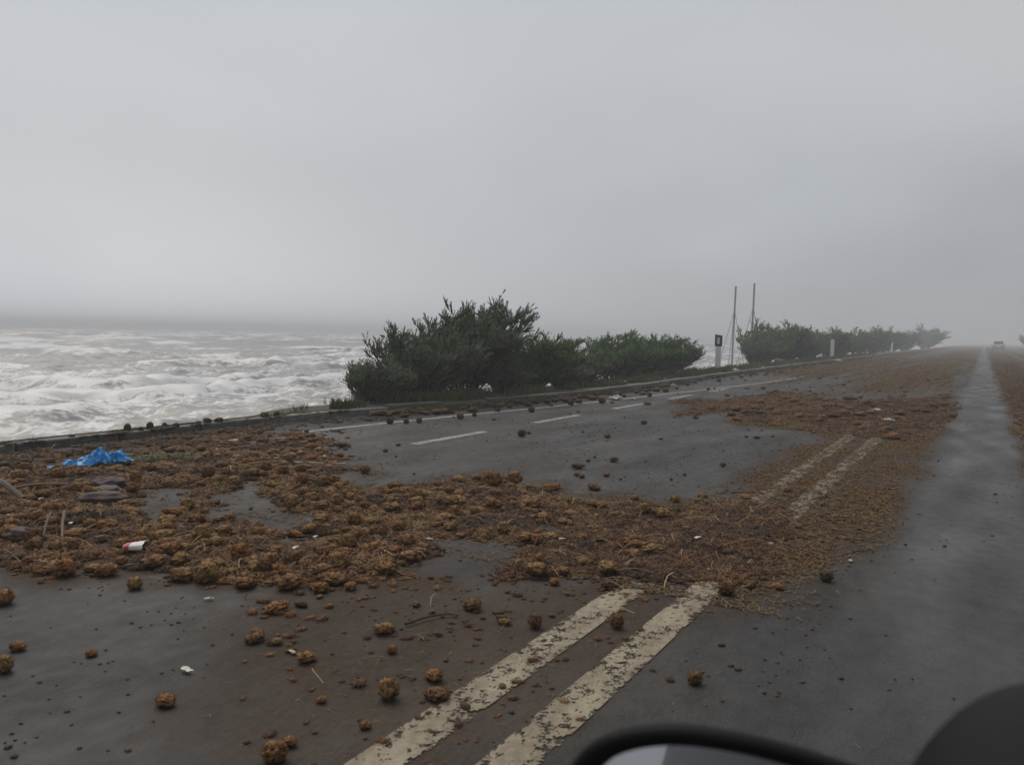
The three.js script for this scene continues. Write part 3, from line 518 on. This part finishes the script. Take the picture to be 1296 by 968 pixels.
  clumps.forEach((g, h) => {
    scatter(g, 17000, 'weed_mat', ['matted brown sea grass of the wide band across the road', 'felted clumps of brown sea grass in the wide band', 'long clumps of brown sea grass in the wide band'][h], (q) => {
      const x = lerp(-7.3, -0.5, r()), z = lerp(-1.3, -7.2, r()), m = fromGrid(gridM, x, z); if (r() > Math.pow(m, 1.5)) return false;
      const s = (0.016 + 0.034 * r() * r()) * (0.7 + 0.5 * m) * (x < -2.4 ? 1.15 : 0.85); q.position.set(x, s * 0.12 + 0.02 * m * r() * Math.max(0, 0.3 + n2(x * 2, z * 2)), z); q.rotation.set((r() - 0.5) * 0.3, r() * 6.283, (r() - 0.5) * 0.3); q.scale.set(s, s, s); return true;
    }, pick);
    scatter(g, 5200, 'weed_drift', ['brown sea grass drift lying across the far lane', 'clumps of brown sea grass further along the road', 'long clumps of sea grass further along the road'][h], (q) => {
      const z = -9 - 45 * Math.pow(r(), 1.8), x = lerp(-6.8, 1.6, r()), m = z > -40 ? fromGrid(gridM, x, z) : weedAt(x, z)[0]; if (r() > Math.pow(m, 1.3)) return false;
      const s = (0.02 + 0.035 * r() * r()) * (1 + 0.01 * -z); q.position.set(x, s * 0.12, z); q.rotation.set(0, r() * 6.283, 0); q.scale.set(s, s, s); return true;
    }, pick);
  });
  const fib = []; { const a = [[0, 0], [0.35, 0.1], [0.7, 0.02], [1, -0.12]]; for (let i = 0; i < 3; i++) { const [x1, z1] = a[i], [x2, z2] = a[i + 1], w = 0.035, y1 = 0.12 * Math.sin(i * 1.3), y2 = 0.12 * Math.sin((i + 1) * 1.3); fib.push(x1, y1, z1 - w, x2, y2, z2 - w, x2, y2, z2 + w, x1, y1, z1 - w, x2, y2, z2 + w, x1, y1, z1 + w); } }
  const fibre = geoFrom(fib), flake = geoFrom(fib.map((v, i) => (i % 3 === 2 ? v + (v > [0, 0.1, 0.02, -0.12][0] ? 0.11 : -0.11) : v)));
  scatter(fibre, 42000, 'weed_fibres', 'loose brown sea grass fibres over the weed band', (q) => {
    const x = lerp(-7.4, -0.1, r()), z = lerp(-1.2, -9, Math.pow(r(), 1.1)), m = fromGrid(gridM, x, z), f = fromGrid(gridF, x, z); if (r() > Math.max(m, 0.3 * f, 0.012)) return false;
    const s = m > 0.3 ? 0.018 + 0.04 * r() : 0.008 + 0.02 * r(); q.position.set(x, 0.004 + 0.045 * m * r() * r(), z); q.rotation.set((r() - 0.5) * 0.9 * m, r() * 6.283, (r() - 0.5) * 0.9 * m); q.scale.set(s, s * 0.7, s); return true;
  }, (x, z) => (r() < 0.12 ? [0.26, 0.18, 0.08] : pick(x, z)));
  clumps.slice(0, 2).forEach((g, h) => scatter(g, 900, 'kerb_weed', ['dark sea grass strewn over the lay-by kerb', 'felted dark clumps along the lay-by gutter'][h], (q) => {
    const z = -1 - 7.4 * r(), k = along(KERB, z), x = k - 0.2 + (h ? 0.75 * r() * r() + 0.2 : 0.34 * r()); if (n2(x * 3, z * 1.6 + h * 5) < -0.25 + 0.5 * r()) return false;
    const s = 0.015 + 0.035 * r() * r(); q.position.set(x, (x < k + 0.01 ? 0.07 : 0) + s * 0.12, z); q.rotation.set(0, r() * 6.283, 0); q.scale.set(s, s, s); return true;
  }, () => (r() < 0.6 ? [0.06, 0.045, 0.032] : [0.1, 0.06, 0.03])));
  scatter(fibre, 1700, 'weed_strands', 'long pale strands and stalks caught in the weed', (q) => {
    const x = lerp(-7.3, -0.9, r()), z = lerp(-1.5, -6.8, r()), m = fromGrid(gridM, x, z); if (r() > m) return false;
    const s = 0.07 + 0.16 * r() * r(); q.position.set(x, 0.02 + 0.03 * m, z); q.rotation.set((r() - 0.5) * 0.3, r() * 6.283, (r() - 0.5) * 0.25); q.scale.set(s, s * 0.5, s * 0.42); return true;
  }, () => (r() < 0.3 ? [0.26, 0.19, 0.09] : r() < 0.5 ? [0.16, 0.1, 0.045] : [0.07, 0.045, 0.022]));
  scatter(flake, 105000, 'crushed_weed', 'crushed brown sea grass smeared along the lane', (q) => {
    const z = -3.4 - 60 * Math.pow(r(), 2.2), x = lerp(-6.2, 1.8, r()), f = z > -40 ? fromGrid(gridF, x, z) : weedAt(x, z)[1]; if (r() > Math.pow(f, 1.3)) return false;
    const s = (0.012 + 0.02 * r()) * (1 + 0.05 * -z); q.position.set(x, 0.006, z); q.rotation.set((r() - 0.5) * 0.5, r() * 6.283, (r() - 0.5) * 0.5); q.scale.set(s, s, s * 1.6); return true;
  }, () => (r() < 0.5 ? [0.09, 0.055, 0.022] : [0.115, 0.074, 0.03]));
  scatter(tuft(25, 1.3, 0.6, 1, 24), 3400, 'weed_crumbs', 'dark crumbs of sea grass sprinkled on the asphalt', (q) => {
    const x = lerp(-6.6, 0.6, r()), z = -1.1 - 13 * Math.pow(r(), 1.5); if (n2(x * 0.7, z * 0.6) + n2(x * 2.5, z * 2.5) * 0.5 < -0.5 + r()) return false; if (x > -0.5 && r() < 0.8) return false; if (z > -2 && r() < 0.4) return false;
    const s = 0.005 + 0.016 * r() * r() * r(); q.position.set(x, s * 0.25, z); q.rotation.set(0, r() * 6.283, 0); q.scale.set(s, s, s); return true;
  }, () => tones[r() < 0.75 ? 3 : 1]);
}

// ------------------------------------------------------------------ litter
function crumpled(seed, w, d, h, nx, nz, edge) { // a sheet of film pushed into folds
  const r = mulberry(seed), o = r() * 60, pos = [], P = (i, j) => {
    const u = i / nx, v = j / nz, a = u * 2 - 1, b = v * 2 - 1;
    const out = 1 + edge * n2(Math.atan2(b, a) * 1.3 + o, 2), rr = Math.max(0, 1 - 0.75 * Math.hypot(a, b));
    const fold = 0.45 + 0.35 * n2(a * 1.5 + o, b * 1.5) + 0.2 * Math.abs(n2(a * 3 + o, b * 3 + 3)) + 0.07 * Math.abs(n2(a * 8, b * 8 + o));
    return [a * w * 0.5 * out + 0.05 * w * n2(a * 3, b * 3 + o), 0.006 + h * (0.25 + 0.75 * rr) * fold * 1.3 + 0.012 * h, b * d * 0.5 * out + 0.06 * d * n2(a * 3 + o, b * 3)];
  };
  for (let j = 0; j < nz; j++) for (let i = 0; i < nx; i++) pos.push(...P(i, j), ...P(i, j + 1), ...P(i + 1, j), ...P(i + 1, j), ...P(i, j + 1), ...P(i + 1, j + 1));
  return geoFrom(pos);
}
{
  const facing = 0.53; // lies broadside to the road's slant
  const film = (c, ro = 0.4) => mat(c, ro);
  const blue = new THREE.Group(), bm = new THREE.MeshPhysicalMaterial({ color: rgb(0.04, 0.29, 0.64), roughness: 0.42, side: THREE.DoubleSide, transmission: 0.15, thickness: 0 });
  const a = part('sheet', crumpled(3, 0.32, 0.26, 0.14, 46, 34, 0.35), bm, blue); a.position.set(0.13, 0.01, 0);
  const b = part('sheet_end', crumpled(9, 0.3, 0.16, 0.07, 36, 22, 0.35), bm, blue); b.position.set(-0.1, 0.012, 0.04); b.rotation.y = 0.25;
  blue.position.set(-6.22, 0.0, -3.82); blue.rotation.y = -0.5 + 2.0 - 1.0; blue.scale.setScalar(1.02); blue.rotation.y = 1.15;
  top(blue, 'plastic_sheet', 'crumpled bright blue plastic sheet lying among the sea balls', 'plastic sheet');
  // crushed paper cup, white with a red end
  const cup = new THREE.Group(), prof = [[0.001, 0], [0.024, 0], [0.026, 0.004], [0.036, 0.09], [0.038, 0.093], [0.036, 0.095]].map(([x, y]) => new THREE.Vector2(x, y));
  const squash = (g) => { const p = g.attributes.position; for (let i = 0; i < p.count; i++) { const x = p.getX(i), y = p.getY(i), z = p.getZ(i), k = 1 + 0.12 * n3(x * 40, y * 40, z * 40); p.setXYZ(i, x * 0.62 * k, y + 0.004 * n2(x * 90, z * 90), z * 1.1 * k); } g.computeVertexNormals(); return g; };
  part('cup', squash(new THREE.LatheGeometry(prof, 28)), film(rgb(0.6, 0.56, 0.55), 0.6), cup);
  part('red_band', squash(new THREE.LatheGeometry([[0.0255, 0.003], [0.0285, 0.028]].map(([x, y]) => new THREE.Vector2(x + 0.0012, y)), 28)), film(rgb(0.42, 0.05, 0.07), 0.6), cup).userData.label = 'red printed end';
  cup.rotation.order = 'YXZ'; cup.position.set(-3.68, 0.045, -2.46); cup.rotation.set(0, 0.5, -1.5); cup.scale.setScalar(1.1);
  top(cup, 'paper_cup', 'crushed white paper cup with a red end lying in the weed', 'cup');
  const scraps = [[-6.26, -3.25, 0.09, 0.05, 'white plastic scrap at the seaward end of the weed band'], [-5.72, -13.5, 0.3, 0.09, 'largest white scrap, beside the lay-by edge line before the shrubs'], [-5.48, -13.75, 0.13, 0.04, 'small white scrap next to the largest white scrap'], [-6.3, -18.3, 0.12, 0.05, 'white scrap in the gutter before the rounded shrubs'], [-6.9, -16.6, 0.22, 0.1, 'torn white scrap hanging over the kerb at the shrubs'], [-7.0, -26.2, 0.4, 0.08, 'flat white scrap beside the black-banded marker post'], [-7.1, -29.8, 0.4, 0.1, 'white scrap in the gap under the masts'], [-6.75, -46.5, 0.5, 0.16, 'white scrap beside the first plain marker post'], [-1.48, -14.44, 0.14, 0.04, 'pale scrap in the far weed drift'], [-1.15, -12.7, 0.16, 0.04, 'pale scrap at the near edge of the far weed drift']];
  scraps.forEach(([x, z, s, h, label], i) => { const m = new THREE.Mesh(crumpled(30 + i, s, s * 0.55, h, 16, 12, 0.3), film(rgb(0.4, 0.395, 0.38), 0.6)); m.position.set(x, x < along(KERB, z) - 0.05 ? 0.1 : 0.005, z); m.rotation.y = facing + i; top(m, 'plastic_scrap', label, 'scrap'); });
  const bits = [[-3.35, -3.21], [-3.08, -3.17], [-2.54, -3.48], [-5.19, -2.88], [-4.86, -2.52], [-4.41, -2.61], [-2.78, -2.24], [-5.02, -5.28], [-5.38, -5.35], [-2.07, -2.02], [-1.33, -4.35], [-2.25, -1.72], [-0.55, -4.45], [-4.3, -3.55], [-3.0, -2.95], [-5.9, -4.6], [-6.1, -5.0], [-1.95, -3.9]];
  const bg = crumpled(60, 0.042, 0.018, 0.008, 6, 4, 0.4), bmats = [film(rgb(0.55, 0.52, 0.47), 0.7), film(rgb(0.42, 0.34, 0.22), 0.7)];
  bits.forEach(([x, z], i) => { const m = new THREE.Mesh(bg, bmats[i % 3 ? 0 : 1]); m.position.set(x, 0.03, z); if (fromGrid(gridM, x, z) < 0.2) m.position.y = 0.004; m.rotation.y = i * 1.7; m.scale.setScalar(0.7 + 0.5 * rnd()); top(m, 'litter_chip', `tiny ${i % 3 ? 'whitish' : 'straw-coloured'} chip of litter lying ${fromGrid(gridM, x, z) < 0.2 ? 'flat on the asphalt' : 'on top of the brown weed'}`, 'litter', 'tiny pale chips of litter'); });
  // driftwood
  const stick = (pts, r0, r1, label, c) => {
    const curve = new THREE.CatmullRomCurve3(pts.map((p) => new THREE.Vector3(...p))), g = new THREE.TubeGeometry(curve, 18, 1, 6), p = g.attributes.position;
    for (let i = 0; i <= 18; i++) { const q = curve.getPointAt(i / 18), rr = lerp(r0, r1, i / 18); for (let k = 0; k <= 6; k++) { const j = i * 7 + k; p.setXYZ(j, q.x + (p.getX(j) - q.x) * rr, q.y + (p.getY(j) - q.y) * rr, q.z + (p.getZ(j) - q.z) * rr); } }
    g.computeVertexNormals(); top(new THREE.Mesh(g, mat(c, 0.85)), 'driftwood_stick', label, 'stick');
  };
  stick([[-4.5, 0.03, -4.38], [-4.25, 0.05, -4.33], [-3.95, 0.04, -4.3], [-3.7, 0.02, -4.2]], 0.009, 0.006, 'long thin dark cane at the corner of the weed band', rgb(0.09, 0.06, 0.035));
  stick([[-5.0, 0.08, -4.3], [-4.9, 0.1, -4.45], [-4.86, 0.09, -4.62]], 0.006, 0.004, 'short straw-coloured cane lying over the sea balls', rgb(0.3, 0.22, 0.11));
  stick([[-5.75, 0.07, -2.85], [-5.5, 0.12, -2.8], [-5.2, 0.05, -2.78]], 0.025, 0.016, 'thick grey driftwood branch in the weed by the shoulder', rgb(0.08, 0.06, 0.045));
  stick([[-5.55, 0.06, -2.9], [-5.36, 0.1, -2.95], [-5.25, 0.09, -3.1]], 0.01, 0.005, 'pale forked twig beside the thick driftwood branch', rgb(0.2, 0.15, 0.1));
  stick([[-4.45, 0.1, -2.6], [-4.3, 0.06, -2.5], [-4.13, 0.03, -2.4]], 0.009, 0.006, 'pale twig leaning towards the crushed cup', rgb(0.15, 0.11, 0.075));
  stick([[-4.44, 0.11, -2.52], [-4.35, 0.07, -2.44], [-4.24, 0.02, -2.36]], 0.008, 0.005, 'pale twig next to the round purple stone', rgb(0.13, 0.095, 0.065));
  stick([[-1.9, 0.012, -2.45], [-1.87, 0.014, -2.56], [-1.83, 0.012, -2.63], [-1.79, 0.008, -2.66]], 0.006, 0.003, 'dark crooked twig at the end of the long tan sea ball', rgb(0.05, 0.035, 0.025));
  stick([[-5.2, 0.01, -4.95], [-4.95, 0.015, -5.02], [-4.7, 0.01, -5.2]], 0.011, 0.006, 'bleached stick at the far edge of the weed band', rgb(0.42, 0.37, 0.29));
  // broken block of wood and rounded stones
  const lump = (x, z, sx, sy, sz, turn, c, name, label, cat, seed) => { let g = new THREE.IcosahedronGeometry(0.56, 5); g.deleteAttribute('uv'); g.deleteAttribute('normal'); g = mergeVertices(g, 1e-4); const p = g.attributes.position; for (let i = 0; i < p.count; i++) { const a = p.getX(i), b = p.getY(i), e = p.getZ(i), k = 1 + 0.25 * n3(a * 2 + seed, b * 2, e * 2) + 0.08 * n3(a * 6, b * 6 + seed, e * 6); p.setXYZ(i, a * k * sx, b * k * sy, e * k * sz); } g.computeVertexNormals(); const m = new THREE.Mesh(g, mat(c, 0.8)); m.position.set(x, sy * 0.46 + 0.01, z); m.rotation.y = turn; top(m, name, label, cat); };
  lump(-4.86, -3.1, 0.24, 0.075, 0.11, 0.75, rgb(0.08, 0.055, 0.047), 'wood_block', 'brown wedge of broken wood lying in the weed', 'wood', 3);
  lump(-4.36, -2.3, 0.13, 0.07, 0.1, 0.4, rgb(0.07, 0.046, 0.041), 'stone', 'round purple-brown stone at the near edge of the weed', 'stone', 8);
  lump(-5.3, -3.42, 0.2, 0.07, 0.13, 1.0, rgb(0.055, 0.038, 0.038), 'stone', 'flat dark purplish stone before the blue sheet', 'stone', 12);
  lump(-5.08, -3.28, 0.16, 0.06, 0.11, 0.2, rgb(0.07, 0.047, 0.045), 'stone', 'smaller purplish stone beside the flat dark one', 'stone', 16);
}

// ------------------------------------------------------------------ marker posts
{
  const white = mat(rgb(0.62, 0.62, 0.6), 0.55), black = mat(rgb(0.02, 0.02, 0.02), 0.5), refl = mat(rgb(0.5, 0.5, 0.52), 0.25);
  const post = (x, z, banded, s, label) => {
    const root = new THREE.Group(), sh = new THREE.Shape(); sh.moveTo(-0.07, 0); sh.lineTo(0.07, 0); sh.lineTo(0.07, banded ? 1.06 : 0.86); sh.lineTo(banded ? 0.0 : 0.045, banded ? 1.12 : 0.92); sh.lineTo(-0.07, banded ? 1.08 : 0.9);
    const g = new THREE.ExtrudeGeometry(sh, { depth: 0.1, bevelEnabled: true, bevelSize: 0.012, bevelThickness: 0.012, bevelSegments: 2 }); g.translate(0, 0, -0.05); part('post', g, white, root);
    if (banded) {
      const b = new THREE.Shape(); b.moveTo(-0.1, 0.78); b.lineTo(0.1, 0.78); b.lineTo(0.1, 1.1); b.lineTo(-0.1, 1.13);
      const bg = new THREE.ExtrudeGeometry(b, { depth: 0.14, bevelEnabled: true, bevelSize: 0.006, bevelThickness: 0.006, bevelSegments: 1 }); bg.translate(0, 0, -0.07); const band = part('black_band', bg, black, root);
      const q = part('reflector', new RoundedBoxGeometry(0.085, 0.2, 0.02, 2, 0.006), refl, band); q.position.set(0, 0.945, 0.082);
    } else { const q = part('spike', new THREE.CylinderGeometry(0.008, 0.016, 0.28, 8), black, root); q.position.set(0.0, 1.02, 0); }
    root.position.set(x, terrainY(x, z) - 0.01, z); root.rotation.y = 0.2; root.scale.setScalar(s); top(root, 'marker_post', label, 'post');
  };
  post(-7.36, -25.6, true, 1.05, 'white roadside marker post with black-framed reflector in the gap between shrubs');
  post(-7.66, -50, false, 1.2, 'plain white marker post with thin dark spike on top, before the hazy shrubs');
  post(-8.1, -90, false, 1.1, 'more distant plain white marker post, smaller and fainter in the mist');
}
// ------------------------------------------------------------------ beached sailing boats: only their masts rise above the verge
{
  const grey = mat(rgb(0.24, 0.25, 0.26), 0.4), wire = mat(rgb(0.12, 0.125, 0.13), 0.5), hullM = mat(rgb(0.55, 0.56, 0.56), 0.4);
  const bar = (a, b, r) => { const A = new THREE.Vector3(...a), B = new THREE.Vector3(...b), L = A.distanceTo(B), g = new THREE.CylinderGeometry(r, r, L, 8); g.applyQuaternion(new THREE.Quaternion().setFromUnitVectors(new THREE.Vector3(0, 1, 0), B.clone().sub(A).normalize())); const c = A.add(B).multiplyScalar(0.5); g.translate(c.x, c.y, c.z); return g; };
  const boat = (x, z, label, lean) => {
    const root = new THREE.Group();
    const hp = new THREE.Shape(); hp.moveTo(-1.9, 0.02); hp.quadraticCurveTo(0, -0.04, 1.6, 0.05); hp.quadraticCurveTo(2.1, 0.2, 2.2, 0.42); hp.lineTo(-1.9, 0.36);
    for (const s of [-1, 1]) { const g = new THREE.ExtrudeGeometry(hp, { depth: 0.18, bevelEnabled: true, bevelSize: 0.05, bevelThickness: 0.06, bevelSegments: 3 }); g.translate(0, 0.06, -0.09 + s * 0.85); part('hull', g, hullM, root); }
    for (const q of [-0.9, 0.6]) part('cross_beam', bar([q, 0.42, -0.85], [q, 0.42, 0.85], 0.045), grey, root);
    part('deck', new RoundedBoxGeometry(1.5, 0.03, 1.5, 2, 0.01).translate(-0.15, 0.44, 0), wire, root);
    part('mast', bar([0.6, 0.42, 0], [0.6 + lean, 6.8, 0], 0.075), grey, root);
    part('forestay', bar([2.1, 0.45, 0], [0.6 + lean * 0.72, 5.0, 0], 0.018), wire, root);
    for (const s of [-1, 1]) part('shroud', bar([0.1, 0.42, s * 0.85], [0.6 + lean * 0.72, 5.0, 0], 0.018), wire, root);
    root.position.set(x, terrainY(x, z) - 0.03, z); root.rotation.y = 2.6; top(root, 'sailing_boat', label, 'boat');
  };
  boat(-16.4, -62.3, 'bare mast with slanting stays standing clear in the gap between shrubs', -0.15);
  boat(-15.1, -62.9, 'bare mast with slanting stays whose foot is hidden by the far shrubs', -0.1);
}
// ------------------------------------------------------------------ cars
function makeCar(paintMat, ownMirror) {
  const root = new THREE.Group(), dark = mat(rgb(0.012, 0.012, 0.014), 0.35), glass = mat(rgb(0.02, 0.022, 0.025), 0.08), rub = mat(rgb(0.02, 0.02, 0.02), 0.85), rimM = mat(rgb(0.4, 0.4, 0.42), 0.35, { metalness: 0.8 });
  // side profile, z along the car (front at minus), y up
  const s = new THREE.Shape(); s.moveTo(-1.95, 0.3); s.lineTo(-1.98, 0.55); s.quadraticCurveTo(-1.9, 0.72, -1.6, 0.76); s.lineTo(-0.78, 0.88); s.lineTo(1.75, 0.92); s.quadraticCurveTo(2.0, 0.85, 2.02, 0.6); s.lineTo(1.98, 0.28);
  for (const c of [1.25, -1.25]) { s.lineTo(c + 0.36, 0.28); s.absarc(c, 0.3, 0.36, 0, Math.PI, false); }
  s.lineTo(-1.95, 0.28);
  const ext = (sh, w, bev) => { const g = new THREE.ExtrudeGeometry(sh, { depth: w - 2 * bev, bevelEnabled: true, bevelSize: bev, bevelThickness: bev, bevelSegments: 4, curveSegments: 16 }); g.translate(0, 0, -(w - 2 * bev) / 2); g.rotateY(-Math.PI / 2); return g; };
  part('body', ext(s, 1.66, 0.05), paintMat, root);
  const c = new THREE.Shape(); c.moveTo(-0.7, 0.9); c.lineTo(0.02, 1.36); c.quadraticCurveTo(0.6, 1.46, 1.2, 1.38); c.lineTo(1.72, 0.95);
  part('cabin', ext(c, 1.34, 0.08), glass, root);
  const rf = new THREE.Shape(); rf.moveTo(-0.02, 1.385); rf.quadraticCurveTo(0.6, 1.5, 1.24, 1.4); rf.lineTo(1.2, 1.36); rf.quadraticCurveTo(0.6, 1.45, 0.04, 1.35); part('roof', ext(rf, 1.3, 0.02), paintMat, root);
  for (const [x, z] of [[-0.76, -1.25], [0.76, -1.25], [-0.76, 1.25], [0.76, 1.25]]) { const w = part('wheel', new THREE.TorusGeometry(0.235, 0.085, 12, 28).rotateY(Math.PI / 2), rub, root); w.position.set(x, 0.31, z); part('rim', new THREE.CylinderGeometry(0.19, 0.19, 0.1, 20).rotateZ(Math.PI / 2), rimM, w); }
  for (const x of [-0.62, 0.62]) { part('headlight', new RoundedBoxGeometry(0.3, 0.12, 0.08, 2, 0.03), rimM, root).position.set(x, 0.66, -1.97); part('tail_light', new RoundedBoxGeometry(0.16, 0.22, 0.06, 2, 0.02), mat(rgb(0.3, 0.02, 0.02), 0.3), root).position.set(x, 0.74, 2.03); }
  part('number_plate', new RoundedBoxGeometry(0.5, 0.11, 0.02, 1, 0.005), mat(rgb(0.6, 0.6, 0.6), 0.5), root).position.set(0, 0.55, 2.06);
  if (!ownMirror) for (const x of [-0.9, 0.9]) part('side_mirror', new RoundedBoxGeometry(0.2, 0.13, 0.1, 3, 0.04), dark, root).position.set(x, 0.96, -0.55);
  return root;
}
const misty = makeCar(mat(rgb(0.35, 0.36, 0.38), 0.3, { metalness: 0.3 }), false);
misty.position.set(1.9, 0.002, -150); top(misty, 'distant_car', 'faint grey car far ahead in the mist', 'car');
{
  const own = makeCar(mat(rgb(0.012, 0.012, 0.014), 0.3), true), CX = 0.96, CZ = 0.12; // the car the picture is taken from, its side window open
  const shell = new THREE.MeshPhysicalMaterial({ color: rgb(0.006, 0.006, 0.007), roughness: 0.55, specularIntensity: 0.18, side: THREE.DoubleSide }), mirrorGlass = mat(rgb(0.42, 0.43, 0.45), 0.03, { metalness: 1 });
  const loop = [[-0.262, 0.745], [-0.262, 0.8], [-0.246, 0.838], [-0.215, 0.857], [-0.175, 0.862], [-0.13, 0.857], [-0.085, 0.846], [-0.05, 0.829], [-0.036, 0.79], [-0.042, 0.745], [-0.075, 0.718], [-0.22, 0.712]];
  const spl = (k) => { const cx = -0.15, cy = 0.787, pts = new THREE.CatmullRomCurve3(loop.map(([x, y]) => new THREE.Vector3(cx + (x - cx) * k, cy + (y - cy) * k, 0)), true).getPoints(64).map((p) => new THREE.Vector2(p.x + 0.15, p.y - 0.787)); return new THREE.Shape(pts); };
  const head = new THREE.Group(); head.name = 'side_mirror';
  const hs = spl(0.95); hs.holes.push(new THREE.Path(spl(0.885).getPoints()));
  const rim = new THREE.ExtrudeGeometry(hs, { depth: 0.006, bevelEnabled: true, bevelSize: 0.006, bevelThickness: 0.006, bevelSegments: 3 });
  part('mirror_rim', rim, shell, head).position.z = 0.0;
  const back = new THREE.ExtrudeGeometry(spl(0.86), { depth: 0.01, bevelEnabled: true, bevelSize: 0.012, bevelThickness: 0.06, bevelSegments: 6 }); back.scale(0.88, 0.5, 1); back.translate(0, -0.042, -0.07); part('mirror_housing', back, shell, head);
  const gl = part('mirror_glass', new THREE.ExtrudeGeometry(spl(0.87), { depth: 0.002, bevelEnabled: false }), mirrorGlass, head); gl.position.z = 0.004; gl.rotation.set(-0.2, 0.06, 0);
  head.position.set(-0.108 - CX, 0.787, -0.57 - CZ); head.scale.x = 1.42; head.rotation.set(-0.12, 0.22, 0); own.add(head);
  const arm = new THREE.CatmullRomCurve3([new THREE.Vector3(0.14 - CX, 0.84, -0.5 - CZ), new THREE.Vector3(0.06 - CX, 0.82, -0.53 - CZ), new THREE.Vector3(-0.04 - CX, 0.77, -0.6 - CZ)]);
  part('mirror_arm', new THREE.TubeGeometry(arm, 10, 0.032, 10), shell, own);
  const foot = new THREE.SphereGeometry(1, 64, 48), fp = foot.attributes.position; for (let i = 0; i < fp.count; i++) { const x = fp.getX(i), y = fp.getY(i), z = fp.getZ(i); fp.setXYZ(i, x * 0.085, y * 0.1 + 0.03 * z * z, z * 0.13); } foot.computeVertexNormals();
  const ft = part('mirror_foot', foot, shell, own); ft.position.set(0.05 - CX, 0.875, -0.44 - CZ);
  own.position.set(CX, 0.002, CZ); top(own, 'black_car', 'black car with its side mirror at the lower edge of the view', 'car');
}
renderer.render(scene, camera);
